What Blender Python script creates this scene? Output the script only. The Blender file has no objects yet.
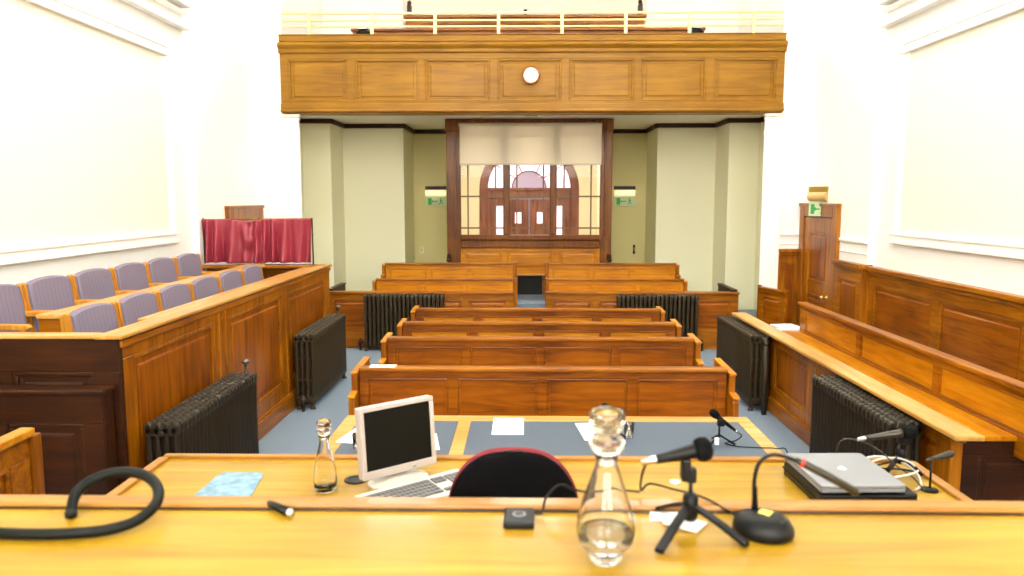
import bpy, bmesh, math, random
from math import pi, sin, cos, radians as R
from mathutils import Matrix, Vector
S = bpy.context.scene
C = S.collection
random.seed(4)

# ------------------------------------------------------------ camera, world, exposure
cd = bpy.data.cameras.new('camera'); cam = bpy.data.objects.new('camera', cd); C.objects.link(cam)
S.camera = cam
cd.sensor_width = 36.0; cd.lens = 776.0 * 36 / 1024
cam.location = (0, 0, 2.15)
cam.rotation_euler = (R(90 - 6.6156), 0, R(0.9534))
cd.clip_start = 0.05; cd.clip_end = 60
cd.dof.use_dof = True; cd.dof.focus_distance = 6.5; cd.dof.aperture_fstop = 3.2

W = bpy.data.worlds.new('world'); S.world = W; W.use_nodes = True
W.node_tree.nodes['Background'].inputs[0].default_value = (0.9, 0.95, 1, 1)
W.node_tree.nodes['Background'].inputs[1].default_value = 0.3
S.view_settings.view_transform = 'Standard'
try: S.view_settings.look = 'None'
except Exception: pass
S.view_settings.gamma = 1; S.view_settings.use_curve_mapping = False
S.view_settings.exposure = 0.22
try:
    S.cycles.max_bounces = 10; S.cycles.transmission_bounces = 10; S.cycles.transparent_max_bounces = 12
    S.cycles.diffuse_bounces = 6; S.cycles.glossy_bounces = 4
    S.cycles.caustics_refractive = True; S.cycles.caustics_reflective = False
    S.cycles.use_denoising = True; S.cycles.sample_clamp_indirect = 6
except Exception: pass
LAYLIGHT = 7.0        # glazed ceiling panels
HIGHWIN = 14.0         # tall windows above the gallery
BEHIND_FILL = 12.5          # tall windows behind the judge

# ------------------------------------------------------------ materials
def lin(c):
    return tuple((v / 12.92 if v <= .04045 else ((v + .055) / 1.055) ** 2.4) for v in (x / 255 for x in c)) + (1,)
def nt(name):
    m = bpy.data.materials.new(name); m.use_nodes = True
    t = m.node_tree; return m, t, t.nodes['Principled BSDF']
def plain(name, c, rough=.5, metal=0, coat=0, bump=0, bscale=40, var=0, spec=.5):
    m, t, b = nt(name)
    b.inputs['Base Color'].default_value = lin(c); b.inputs['Roughness'].default_value = rough
    b.inputs['Metallic'].default_value = metal; b.inputs['Coat Weight'].default_value = coat
    b.inputs['Specular IOR Level'].default_value = spec
    if bump or var:
        tc = t.nodes.new('ShaderNodeTexCoord'); n = t.nodes.new('ShaderNodeTexNoise')
        n.inputs['Scale'].default_value = bscale; n.inputs['Detail'].default_value = 4
        t.links.new(tc.outputs['Object'], n.inputs['Vector'])
        if bump:
            bp = t.nodes.new('ShaderNodeBump'); bp.inputs['Strength'].default_value = bump; bp.inputs['Distance'].default_value = .01
            t.links.new(n.outputs['Fac'], bp.inputs['Height']); t.links.new(bp.outputs['Normal'], b.inputs['Normal'])
        if var:
            r = t.nodes.new('ShaderNodeValToRGB')
            a = lin(tuple(max(0, v - var) for v in c)); e = lin(tuple(min(255, v + var) for v in c))
            r.color_ramp.elements[0].position = .35; r.color_ramp.elements[0].color = a
            r.color_ramp.elements[1].position = .65; r.color_ramp.elements[1].color = e
            t.links.new(n.outputs['Fac'], r.inputs['Fac']); t.links.new(r.outputs['Color'], b.inputs['Base Color'])
    return m
def wood(name, dark, mid, light, axis='X', rough=.35, coat=.3, sc=1.0, croug=.12, fig=9.0):
    m, t, b = nt(name)
    tc = t.nodes.new('ShaderNodeTexCoord'); mp = t.nodes.new('ShaderNodeMapping')
    s = {'X': (.7, fig, fig), 'Y': (fig, .7, fig), 'Z': (fig, fig, .7)}[axis]
    mp.inputs['Scale'].default_value = tuple(v * sc for v in s)
    t.links.new(tc.outputs['Object'], mp.inputs['Vector'])
    n = t.nodes.new('ShaderNodeTexNoise'); n.inputs['Scale'].default_value = 2.2; n.inputs['Detail'].default_value = 7
    n.inputs['Roughness'].default_value = .62; n.inputs['Distortion'].default_value = .7
    t.links.new(mp.outputs['Vector'], n.inputs['Vector'])
    n2 = t.nodes.new('ShaderNodeTexNoise'); n2.inputs['Scale'].default_value = 1.7; n2.inputs['Detail'].default_value = 2
    t.links.new(tc.outputs['Object'], n2.inputs['Vector'])
    r = t.nodes.new('ShaderNodeValToRGB'); e = r.color_ramp.elements
    e[0].position = .3; e[0].color = lin(dark); e[1].position = .72; e[1].color = lin(light)
    k = e.new(.5); k.color = lin(mid)
    mx = t.nodes.new('ShaderNodeMath'); mx.operation = 'MULTIPLY_ADD'; mx.inputs[1].default_value = .5; mx.inputs[2].default_value = -.25
    ad = t.nodes.new('ShaderNodeMath'); ad.operation = 'ADD'
    t.links.new(n2.outputs['Fac'], mx.inputs[0]); t.links.new(mx.outputs[0], ad.inputs[0]); t.links.new(n.outputs['Fac'], ad.inputs[1])
    t.links.new(ad.outputs[0], r.inputs['Fac']); t.links.new(r.outputs['Color'], b.inputs['Base Color'])
    bp = t.nodes.new('ShaderNodeBump'); bp.inputs['Strength'].default_value = .08; bp.inputs['Distance'].default_value = .004
    t.links.new(n.outputs['Fac'], bp.inputs['Height']); t.links.new(bp.outputs['Normal'], b.inputs['Normal'])
    b.inputs['Roughness'].default_value = rough; b.inputs['Coat Weight'].default_value = coat * .6; b.inputs['Coat Roughness'].default_value = croug; b.inputs['Specular IOR Level'].default_value = .25
    return m
def glass(name, tint=(1, 1, 1), rough=0, ior=1.45):
    m, t, b = nt(name)
    b.inputs['Base Color'].default_value = (*tint, 1); b.inputs['Transmission Weight'].default_value = 1
    b.inputs['Roughness'].default_value = rough; b.inputs['IOR'].default_value = ior
    return m
def emit(name, c, s):
    m, t, b = nt(name)
    b.inputs['Base Color'].default_value = lin(c); b.inputs['Emission Color'].default_value = lin(c); b.inputs['Emission Strength'].default_value = s
    return m
def stripes(name):
    m, t, b = nt(name)
    tc = t.nodes.new('ShaderNodeTexCoord'); sp = t.nodes.new('ShaderNodeSeparateXYZ'); t.links.new(tc.outputs['Object'], sp.inputs[0])
    mu = t.nodes.new('ShaderNodeMath'); mu.operation = 'MULTIPLY'; mu.inputs[1].default_value = 21.0
    fr = t.nodes.new('ShaderNodeMath'); fr.operation = 'FRACT'
    t.links.new(sp.outputs['Y'], mu.inputs[0]); t.links.new(mu.outputs[0], fr.inputs[0])
    r = t.nodes.new('ShaderNodeValToRGB'); r.color_ramp.interpolation = 'CONSTANT'; e = r.color_ramp.elements
    e[0].position = 0; e[0].color = lin((118, 112, 132)); e[1].position = .3; e[1].color = lin((150, 106, 104))
    for p, c in ((.42, (122, 116, 138)), (.6, (92, 92, 124)), (.72, (124, 117, 134))):
        q = e.new(p); q.color = lin(c)
    t.links.new(fr.outputs[0], r.inputs['Fac']); t.links.new(r.outputs['Color'], b.inputs['Base Color'])
    b.inputs['Roughness'].default_value = .9
    return m

M = {}
M['white'] = plain('white_plaster', (250, 250, 246), .7, bump=.03, bscale=6)
M['panelcream'] = plain('pale_cream_plaster', (240, 237, 222), .7)
M['trimwhite'] = plain('white_moulding', (252, 251, 246), .5)
M['cream'] = plain('cream_plaster', (240, 237, 208), .75, bump=.03, bscale=6)
M['creamdim'] = plain('dim_lit_cream_plaster', (222, 212, 156), .75)  # dim yellow light on the deep wall mixed into the plaster colour
M['ceil'] = plain('ceiling_plaster', (244, 242, 232), .8)
M['carpet'] = plain('blue_grey_carpet', (124, 140, 156), .95, bump=.5, bscale=300, var=8)
WD = ((106, 54, 1), (146, 82, 3), (174, 108, 10))
M['oakX'] = wood('oak_horizontal', *WD, 'X'); M['oakY'] = wood('oak_lengthwise', *WD, 'Y'); M['oakZ'] = wood('oak_vertical', *WD, 'Z')
PN = ((98, 46, 1), (136, 70, 2), (162, 92, 7))
M['panX'] = wood('oak_panel_horizontal', *PN, 'X'); M['panY'] = wood('oak_panel_lengthwise', *PN, 'Y'); M['panZ'] = wood('oak_panel_vertical', *PN, 'Z')
GD = ((160, 94, 3), (186, 118, 8), (206, 138, 22))
M['goldX'] = wood('golden_oak_horizontal', *GD, 'X'); M['goldY'] = wood('golden_oak_lengthwise', *GD, 'Y')
BL = ((122, 80, 4), (140, 95, 8), (154, 107, 15))
M['balX'] = wood('balcony_oak', *BL, 'X', .5, .1)
DK = ((146, 108, 14), (163, 126, 24), (179, 142, 40))
M['deskX'] = wood('pale_polished_desk_oak', *DK, 'X', .34, .25, .8, .1, 9)
RIM = ((142, 92, 24), (160, 108, 34), (176, 124, 50))
M['rimX'] = wood('desk_rim_oak', *RIM, 'X', .35, .3); M['rimY'] = wood('desk_rim_oak_lengthwise', *RIM, 'Y', .35, .3)
LG = ((178, 126, 54), (196, 146, 74), (210, 164, 98))
M['ledgeY'] = wood('worn_ledge_oak', *LG, 'Y', .35, .3); M['ledgeX'] = wood('worn_ledge_oak_across', *LG, 'X', .35, .3)
JL = ((166, 110, 34), (186, 132, 56), (202, 152, 84))
M['jledgeY'] = wood('worn_jury_ledge_oak', *JL, 'Y', .35, .3)
DW = ((34, 14, 1), (50, 22, 3), (68, 32, 6))  # much darker oak tone than the other woodwork
M['darkX'] = wood('dark_oak', *DW, 'X', .45, .15); M['darkZ'] = wood('dark_oak_vertical', *DW, 'Z', .45, .15)
M['frameZ'] = wood('window_frame_oak', (84, 44, 4), (112, 62, 8), (136, 80, 16), 'Z', .4, .2)
M['frameX'] = wood('window_frame_oak_across', (78, 38, 14), (112, 60, 24), (140, 82, 36), 'X', .4, .2)
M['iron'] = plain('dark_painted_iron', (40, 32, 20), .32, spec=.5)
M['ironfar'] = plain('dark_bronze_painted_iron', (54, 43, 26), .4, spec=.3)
M['black'] = plain('black_plastic', (9, 9, 10), .4, spec=.25)
M['blackmat'] = plain('black_foam_and_rubber', (12, 12, 13), .8, spec=.1, bump=.3, bscale=400)
M['blackfab'] = plain('black_upholstery', (7, 6, 8), .85, spec=.1, bump=.3, bscale=300)
M['red'] = plain('crimson_upholstery', (116, 8, 28), .7)
M['curtain'] = plain('crimson_curtain_cloth', (146, 44, 60), .4, bump=.15, bscale=120)
M['brass'] = plain('brass', (214, 178, 96), .28, metal=1)
M['paintbrass'] = plain('cream_gold_painted_rail', (244, 226, 160), .35)
M['chrome'] = plain('chrome', (220, 220, 225), .15, metal=1)
M['steel'] = plain('dull_steel', (120, 114, 104), .3, metal=.8)
M['silver'] = plain('silver_aluminium', (134, 136, 142), .4, metal=.1)
M['greyplast'] = plain('warm_grey_plastic', (184, 172, 166), .45)
M['offwhite'] = plain('off_white_plastic', (208, 204, 194), .45)
M['keygrey'] = plain('grey_key_plastic', (112, 110, 112), .6)
M['screen'] = plain('dark_screen_glass', (14, 13, 8), .5, spec=.15)
M['paper'] = plain('white_paper', (246, 246, 248), .8)
M['leather'] = plain('blue_grey_leather', (72, 86, 102), .55, bump=.15, bscale=200, var=5)
M['bluecard'] = plain('pale_blue_mottled_card', (118, 150, 170), .7, bscale=25, var=16)
M['glass'] = glass('clear_glass'); M['water'] = glass('water', ior=1.33)
m, t, b = nt('window_glass'); M['pane'] = m
tg = t.nodes.new('ShaderNodeBsdfTransparent'); gg = t.nodes.new('ShaderNodeBsdfGlossy'); gg.inputs['Roughness'].default_value = .02
fz = t.nodes.new('ShaderNodeFresnel'); fz.inputs[0].default_value = 1.2; xs = t.nodes.new('ShaderNodeMixShader')
t.links.new(fz.outputs[0], xs.inputs[0]); t.links.new(tg.outputs[0], xs.inputs[1]); t.links.new(gg.outputs[0], xs.inputs[2]); t.links.new(xs.outputs[0], t.nodes['Material Output'].inputs[0])
M['stripe'] = stripes('striped_purple_fabric')
M['chairwood'] = wood('chair_beech', (168, 104, 26), (192, 130, 42), (210, 152, 66), 'Z', .4, .2)
M['blind'] = None
m, t, b = nt('cream_blind_fabric'); M['blind'] = m
b.inputs['Base Color'].default_value = lin((246, 240, 226)); b.inputs['Roughness'].default_value = .9
tr = t.nodes.new('ShaderNodeBsdfTranslucent'); tr.inputs[0].default_value = lin((252, 246, 232))
mxs = t.nodes.new('ShaderNodeMixShader'); mxs.inputs[0].default_value = .6
t.links.new(b.outputs[0], mxs.inputs[1]); t.links.new(tr.outputs[0], mxs.inputs[2]); t.links.new(mxs.outputs[0], t.nodes['Material Output'].inputs[0])
M['lay'] = emit('lit_laylight_glass', (255, 253, 246), LAYLIGHT)
M['recess'] = emit('recess_fill_diffuser', (252, 250, 228), 15.0)
M['sky'] = emit('daylit_window_glass', (248, 251, 255), HIGHWIN)
M['behind'] = emit('fill_window_glass', (255, 252, 244), BEHIND_FILL)
M['foyerglass'] = emit('daylit_lilac_glass', (236, 218, 234), .95)
M['foyerfan'] = emit('dim_lilac_glass', (176, 158, 186), .3)
M['clockface'] = plain('white_clock_enamel', (255, 255, 252), .3)
M['green'] = plain('green_sign_ink', (60, 160, 90), .5)
M['palegreen'] = plain('pale_green_sign', (196, 212, 170), .4)
M['signink'] = plain('bright_green_sign_ink', (70, 170, 60), .5)
M['tube'] = emit('lit_lamp_tube', (255, 246, 200), .55)
M['foyerwall'] = plain('foyer_cream_plaster', (244, 234, 200), .8)
M['foyerwood'] = wood('foyer_red_oak', (92, 50, 34), (128, 76, 56), (156, 100, 76), 'Z', .5, .1)
M['black_void'] = plain('black_shade_board', (14, 13, 11), .8)
M['lead'] = plain('bronze_glazing_bar', (112, 84, 34), .45)
M['hose'] = plain('black_ribbed_rubber', (10, 13, 10), .5, spec=.2)
M['cablegrey'] = plain('grey_cable', (190, 190, 192), .5)
M['redring'] = plain('red_ring', (220, 50, 30), .4)
M['yellow'] = plain('yellow_sticker', (230, 214, 80), .5)

# ------------------------------------------------------------ builders
class MB:
    def __init__(s, M_=None): s.bm = bmesh.new(); s.T = M_ or Matrix()
    def _v(s, co): return s.bm.verts.new(s.T @ Vector(co))
    def box(s, x0, x1, y0, y1, z0, z1):
        v = [s._v((x, y, z)) for x in (x0, x1) for y in (y0, y1) for z in (z0, z1)]
        for f in ((0, 1, 3, 2), (4, 6, 7, 5), (0, 4, 5, 1), (2, 3, 7, 6), (0, 2, 6, 4), (1, 5, 7, 3)):
            s.bm.faces.new([v[i] for i in f])
        return s
    def prism(s, pts, a, b, axis='x'):
        mk = {'x': lambda k, p: (k, p[0], p[1]), 'y': lambda k, p: (p[0], k, p[1]), 'z': lambda k, p: (p[0], p[1], k)}[axis]
        A = [s._v(mk(a, p)) for p in pts]; B = [s._v(mk(b, p)) for p in pts]; n = len(pts)
        s.bm.faces.new(A); s.bm.faces.new(B[::-1])
        for i in range(n): s.bm.faces.new((A[i], B[i], B[(i + 1) % n], A[(i + 1) % n]))
        return s
    def loft(s, rings, cap=True, closed=True):
        V = [[s._v(p) for p in r] for r in rings]; n = len(V[0])
        for a, b in zip(V, V[1:]):
            for i in range(n if closed else n - 1): s.bm.faces.new((a[i], a[(i + 1) % n], b[(i + 1) % n], b[i]))
        if cap and closed: s.bm.faces.new(V[0][::-1]); s.bm.faces.new(V[-1])
        return s
    def lathe(s, prof, cx=0, cy=0, cz=0, n=24, cap=True):
        return s.loft([[(cx + r * cos(2 * pi * k / n), cy + r * sin(2 * pi * k / n), cz + z) for k in range(n)] for r, z in prof], cap)
    def tube(s, path, r, n=8):
        P = [Vector(p) for p in path]; rs = r if isinstance(r, (list, tuple)) else [r] * len(P); rings = []
        ref = Vector((0, 0, 1)); d0 = (P[1] - P[0]).normalized()
        if abs(d0.z) > .9: ref = Vector((1, 0, 0))
        nrm = d0.cross(ref).normalized()
        for i, p in enumerate(P):
            d = (P[min(i + 1, len(P) - 1)] - P[max(i - 1, 0)]).normalized()
            nrm = (nrm - d * nrm.dot(d)).normalized(); bi = d.cross(nrm)
            rings.append([tuple(p + (nrm * cos(2 * pi * k / n) + bi * sin(2 * pi * k / n)) * rs[i]) for k in range(n)])
        return s.loft(rings)
    def build(s, name, mat, parent=None, bevel=0, seg=2, smooth=False, sub=0, local=False, solid=0):
        bmesh.ops.recalc_face_normals(s.bm, faces=s.bm.faces)
        me = bpy.data.meshes.new(name)
        if parent is not None and not local:
            s.bm.transform(world_of(parent).inverted())
        s.bm.to_mesh(me); s.bm.free(); me.materials.append(mat)
        if smooth:
            for p in me.polygons: p.use_smooth = True
        o = bpy.data.objects.new(name, me); C.objects.link(o)
        if parent is not None: o.parent = parent
        if solid:
            q = o.modifiers.new('solid', 'SOLIDIFY'); q.thickness = solid; q.offset = 0
        if bevel:
            q = o.modifiers.new('bevel', 'BEVEL'); q.width = bevel; q.segments = seg; q.limit_method = 'ANGLE'; q.angle_limit = R(40)
        if sub:
            q = o.modifiers.new('sub', 'SUBSURF'); q.levels = sub; q.render_levels = sub
        return o
def world_of(o):
    m = o.matrix_basis.copy()
    while o.parent: o = o.parent; m = o.matrix_basis @ m
    return m
def smoothpath(pts, k=6):
    P = [Vector(p) for p in pts]; P = [P[0]] + P + [P[-1]]; out = []
    for i in range(1, len(P) - 2):
        for j in range(k):
            t = j / k; a, b_, c, d = P[i - 1], P[i], P[i + 1], P[i + 2]
            out.append(.5 * ((2 * b_) + (c - a) * t + (2 * a - 5 * b_ + 4 * c - d) * t * t + (-a + 3 * b_ - 3 * c + d) * t ** 3))
    out.append(P[-2]); return out
def tag(o, label, cat, group=None, kind=None):
    o['label'] = label; o['category'] = cat
    if group: o['group'] = group
    if kind: o['kind'] = kind
    return o
def thing(name, label, cat, loc=(0, 0, 0), rz=0, group=None):
    o = bpy.data.objects.new(name, None); C.objects.link(o); o.empty_display_size = .1
    o.location = loc; o.rotation_euler = (0, 0, rz)
    o.matrix_basis = Matrix.Translation(loc) @ Matrix.Rotation(rz, 4, 'Z')
    return tag(o, label, cat, group)
def struct(o): o['kind'] = 'structure'; return o
def copy_tree(o, parent=None):
    c = o.copy(); C.objects.link(c)
    if parent is not None: c.parent = parent
    for ch in o.children: copy_tree(ch, c)
    return c
def TM(x, y, z=0, rz=0): return Matrix.Translation((x, y, z)) @ Matrix.Rotation(rz, 4, 'Z')

def panelling(parent, T, w, z0, z1, rects, mf, mp, thick=.05, rec=.018, mould=.022, raised=True, fname='frame', back=True, mm=None):
    """board in local frame: u along x 0..w, face at y=0 looking to -y, thickness to +y"""
    f = MB(T)
    rects = sorted(rects)
    if back: f.box(0, w, rec + .006, thick, z0, z1)
    v0 = min(r[2] for r in rects); v1 = max(r[3] for r in rects)
    f.box(0, w, 0, rec + .006, z0, v0); f.box(0, w, 0, rec + .006, v1, z1)
    u = 0
    for r in rects:
        if r[0] > u: f.box(u, r[0], 0, rec + .006, v0, v1)
        u = r[1]
    if u < w: f.box(u, w, 0, rec + .006, v0, v1)
    f.build(fname, mf, parent, bevel=.004, seg=1)
    for (a, b_, c, d) in rects:
        p = MB(T); k = mould
        q = MB(T)
        q.box(a, b_, .004, rec + .004, c, c + k); q.box(a, b_, .004, rec + .004, d - k, d)
        q.box(a, a + k, .004, rec + .004, c + k, d - k); q.box(b_ - k, b_, .004, rec + .004, c + k, d - k)
        p.box(a, b_, rec, rec + .005, c, d)
        if raised and (b_ - a) > 8 * k and (d - c) > 6 * k:
            g = k * 2.2
            rr = lambda i, y: [(a + i, y, c + i), (b_ - i, y, c + i), (b_ - i, y, d - i), (a + i, y, d - i)]
            p.loft([rr(k, rec), rr(g, rec - .001), rr(g + .012, rec - .009), rr(g + .02, rec - .010)])
        po = p.build('panel', mp, parent)
        q.build('moulding', mm or mf, po, bevel=.006, seg=2) if False else None
        # moulding is a sub-part of its panel
        qm = q
        bmesh.ops.recalc_face_normals(qm.bm, faces=qm.bm.faces)
        me = bpy.data.meshes.new('moulding'); qm.bm.transform(world_of(parent).inverted()); qm.bm.to_mesh(me); qm.bm.free(); me.materials.append(mm or mf)
        mo = bpy.data.objects.new('moulding', me); C.objects.link(mo); mo.parent = po
        bv = mo.modifiers.new('bevel', 'BEVEL'); bv.width = .008; bv.segments = 2

def even(w, n, m, z0, z1, gap=None):
    gap = m if gap is None else gap
    pw = (w - 2 * m - (n - 1) * gap) / n
    return [(m + i * (pw + gap), m + i * (pw + gap) + pw, z0, z1) for i in range(n)]

# ------------------------------------------------------------ room shell
XL, XR = -3.87, 4.02           # bay walls nearest the judge
XL2, XR2 = -3.80, 3.95         # bay walls near the doors
struct(MB().box(-5.2, 5.4, -6.3, 17.3, -.12, 0).build('floor', M['carpet']))
CZ = 7.6
def wallside(name, x, sgn, x2):
    f = MB(); a, b_ = (x, x + sgn * .35)
    f.box(min(a, b_), max(a, b_), -6.1, 9.0, 0, CZ)
    a, b_ = (x2, x + sgn * .35); f.box(min(a, b_), max(a, b_), 9.0, 15.5, 0, CZ)
    return struct(f.build(name, M['white'], bevel=.004, seg=1))
wallside('wall_left', XL, -1, XL2); wallside('wall_right', XR, 1, XR2)
wbk = MB(); wbk.box(-4.3, 4.4, -6.2, -6.0, 0, 3.0); wbk.box(-4.3, 4.4, -6.2, -6.0, 7.2, CZ)
for a, b_ in ((-4.3, -3.3), (-.4, .55), (3.45, 4.4)): wbk.box(a, b_, -6.2, -6.0, 3.0, 7.2)
struct(wbk.build('wall_behind', M['white']))
for i, (a, b_) in enumerate(((-3.3, -.4), (.55, 3.45))):  # unseen windows added to light the recess and front faces
    w_ = MB()
    for q in range(4): xx = a + (b_ - a) * q / 3; w_.box(xx - .03, xx + .03, -6.1, -6.02, 3.0, 7.2)
    for q in range(6): zz = 3.0 + 4.2 * q / 5; w_.box(a, b_, -6.1, -6.02, zz - .03, zz + .03)
    fr = struct(w_.build('window_%d' % (5 + i), M['trimwhite'], bevel=.005))
    MB().box(a, b_, -6.16, -6.14, 3.0, 7.2).build('pane', M['behind'], fr)
# returns beside the balcony with pilasters
for nm, xa, xb, pa, pb in (('wall_return_left', XL2, -3.42, -3.45, -3.20), ('wall_return_right', 3.58, XR2, 3.36, 3.62)):
    f = MB(); f.box(xa, xb, 11.15, 11.5, 0, CZ); 
    struct(f.build(nm, M['white'], bevel=.004, seg=1))
    g = MB(); g.box(pa, pb, 11.10, 11.16, 0, 3.2)
    for i, (zz, e) in enumerate(((3.20, .0), (3.24, .012), (3.285, .024))): g.box(pa - e, pb + e, 11.10 - e, 11.16, zz, zz + .04)
    g.box(pa - .01, pb + .01, 11.085, 11.16, 3.05, 3.08); g.box(pa - .01, pb + .01, 11.07, 11.16, 0, .3)
    struct(g.build('trim_1' if pa < 0 else 'trim_2', M['trimwhite'], bevel=.012))
# plaster panel mouldings on the bay walls
def wallmould(name, x, s, x2):
    f = MB()
    def bx(y0, y1, z0, z1, d, xx=x): a, b_ = xx, xx - s * d; f.box(min(a, b_), max(a, b_), y0, y1, z0, z1)
    bx(.2, 8.55, 1.66, 1.70, .05); bx(.2, 8.55, 1.70, 1.75, .035); bx(.2, 8.55, 1.75, 1.775, .05)
    bx(.2, 8.55, 3.66, 3.69, .05); bx(.2, 8.55, 3.69, 3.75, .035); bx(.2, 8.55, 3.75, 3.775, .045)
    bx(8.47, 8.55, 1.70, 3.75, .04); bx(8.40, 8.47, 1.77, 3.66, .02); bx(.2, .3, 1.70, 3.75, .04)
    bx(-6.0, 8.95, 4.02, 4.05, .10); bx(-6.0, 8.95, 4.05, 4.10, .06); bx(-6.0, 8.95, 4.19, 4.22, .08); bx(-6.0, 8.95, 4.26, 4.30, .14)
    bx(9.0 if s > 0 else 9.2, 9.78, 1.62, 1.66, .03, x2); bx(9.0 if s > 0 else 9.2, 9.78, 1.49, 1.51, .012, x2)
    bx(9.0, 11.15, 5.6, 5.7, .1, x2)
    fr = struct(f.build(name, M['trimwhite'], bevel=.008))
    a, b_ = x, x - s * .006; MB().box(min(a, b_), max(a, b_), .3, 8.40, 1.775, 3.66).build('panel', M['panelcream'], fr)
wallmould('trim_3', XL, -1, XL2); wallmould('trim_4', XR, 1, XR2)
for i, (a, b_) in enumerate(((XL2, -3.45), (3.62, XR2))):
    f = MB(); f.box(a, b_, 11.12, 11.15, 1.62, 1.66); f.box(a, b_, 11.138, 11.15, 1.49, 1.51)
    struct(f.build('trim_%d' % (5 + i), M['trimwhite'], bevel=.008))
# recess under the gallery
al = MB()
for s_, x1, x2, x3, x4 in ((-1, -3.30, -2.20, -1.335, -4.2), (1, 3.43, 2.38, 1.476, 4.4)):
    al.box(min(x4, x1), max(x4, x1), 13.3, 14.2, 0, 3.5)
    al.box(min(x4, x2), max(x4, x2), 14.2, 15.4, 0, 3.5)
struct(al.build('wall_recess', M['cream'], bevel=.003, seg=1))
ae = MB(); ae.box(-4.2, -1.29, 15.4, 15.6, 0, 3.5); ae.box(1.43, 4.4, 15.4, 15.6, 0, 3.5)
struct(ae.build('wall_exit', M['creamdim']))
bs = MB(); bs.box(-3.80, -3.785, 11.5, 13.3, 0, 3.5); bs.box(3.935, 3.95, 11.5, 13.3, 0, 3.5)
struct(bs.build('wall_recess_side', M['cream']))
struct(MB().box(-4.2, 4.4, 11.35, 13.46, 3.48, 3.56).box(-4.2, -1.29, 13.46, 15.6, 3.48, 3.56).box(1.43, 4.4, 13.46, 15.6, 3.48, 3.56).build('ceiling_recess', M['ceil']))
for i, x in enumerate((-2.3, 2.45)):  # lamps added out of view to brighten the recess
    t_ = thing('recess_fill_lamp', 'flat square white fill lamp added on the recess ceiling %s of the central window' % ('left' if x < 0 else 'right'), 'ceiling light', (x, 11.66, 3.48), 0, None)
    MB().box(-.5, .5, -.26, .26, -.03, 0).build('frame', M['trimwhite'], t_, bevel=.006, local=True)
    MB().box(-.46, .46, -.22, .22, -.04, -.032).build('diffuser', M['recess'], t_, local=True)
# dark cornice round the recess, following each step
co = MB(); z0, z1, d = 3.40, 3.475, .055
for x1, x2, x3, x4 in ((-3.30, -2.20, -1.335, -3.80), (3.43, 2.38, 1.476, 3.95)):
    s_ = -1 if x1 < 0 else 1
    def cb(xa, xb, ya, yb): co.box(min(xa, xb), max(xa, xb), ya, yb, z0, z1)
    cb(x4, x1 - s_ * d, 13.3 - d, 13.3); cb(x1, x1 - s_ * d, 13.3, 14.2 - d); cb(x1, x2 - s_ * d, 14.2 - d, 14.2)
    cb(x2, x2 - s_ * d, 14.2, 15.4 - d); cb(x2, x3, 15.4 - d, 15.4); cb(x4, x4 - s_ * d, 11.5, 13.3 - d)
struct(co.build('trim_7', M['darkX'], bevel=.012))
# gallery level
struct(MB().box(-3.9, 4.05, 11.3, 17.2, 3.56, 3.72).build('floor_gallery', M['oakX']))
gw = MB()
gw.box(-3.9, 4.05, 15.4, 15.7, 3.56, 6.55)
gw.box(-3.9, 4.05, 15.4, 15.7, 7.5, CZ)
for a, b_ in ((-3.9, -3.3), (-1.9, -.62), (.78, 2.06), (3.46, 4.05)): gw.box(a, b_, 15.4, 15.7, 6.55, 7.5)
struct(gw.build('wall_front', M['panelcream'], bevel=.003, seg=1))
gp = MB(); gp.box(-3.9, -2.28, 14.9, 15.4, 3.7, 6.2); gp.box(2.24, 4.05, 14.9, 15.4, 3.7, 6.2)
struct(gp.build('wall_gallery', M['white'], bevel=.006))
for i, (a, b_) in enumerate(((-3.3, -1.9), (-.62, .78), (2.06, 3.46))):
    w_ = MB(); 
    for q in range(4): xx = a + (b_ - a) * q / 3; w_.box(xx - .03, xx + .03, 15.42, 15.5, 6.55, 7.5)
    for zz in (6.58, 7.02, 7.47): w_.box(a, b_, 15.42, 15.5, zz - .03, zz + .03)
    fr = struct(w_.build('window_%d' % (2 + i), M['trimwhite'], bevel=.005))
    MB().box(a, b_, 15.52, 15.54, 6.55, 7.5).build('pane', M['sky'], fr)
# ceiling with laylights
LAYS = [(cx, cy) for cy in (4.4, 8.2) for cx in (-1.85, 2.0)]
ce = MB(); ce.box(-4.3, 4.4, -6.2, 15.7, CZ, CZ + .2); struct(ce.build('ceiling', M['ceil']))
for i, (cx, cy) in enumerate(LAYS):
    t_ = thing('ceiling_laylight', 'glazed ceiling laylight %s, over the %s side of the courtroom' % (('above the front benches', 'nearest the gallery')[i // 2], ('left', 'right')[i % 2]), 'ceiling light', (cx, cy, CZ), 0, 'glazed laylights in the courtroom ceiling')
    f = MB(); a, b_, k = 1.35, 1.3, .1
    f.box(-a, a, -b_, -b_ + k, -.1, 0); f.box(-a, a, b_ - k, b_, -.1, 0); f.box(-a, -a + k, -b_ + k, b_ - k, -.1, 0); f.box(a - k, a, -b_ + k, b_ - k, -.1, 0)
    f.box(-.03, .03, -b_ + k, b_ - k, -.08, 0)
    f.build('frame', M['trimwhite'], t_, bevel=.01, local=True)
    MB().box(-a + k, a - k, -b_ + k, b_ - k, -.03, -.012).build('diffuser', M['lay'], t_, local=True)

# platforms
struct(MB().box(XL, XR, -6.0, 1.66, 0, .72).build('floor_judge', M['carpet']))
struct(MB().box(-2.0, 2.1, 1.67, 2.98, 0, .34).build('floor_clerk', M['carpet']))
pf = MB(); pf.box(XL2, -.16, 11.08, 13.25, 0, .25); pf.box(.33, XR2, 11.08, 13.25, 0, .25); pf.box(-.16, .33, 11.4, 12.1, 0, .25)
pf.box(-.16, .33, 12.1, 13.25, 0, .5)
struct(pf.build('floor_public', M['carpet'], bevel=.005))

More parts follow.
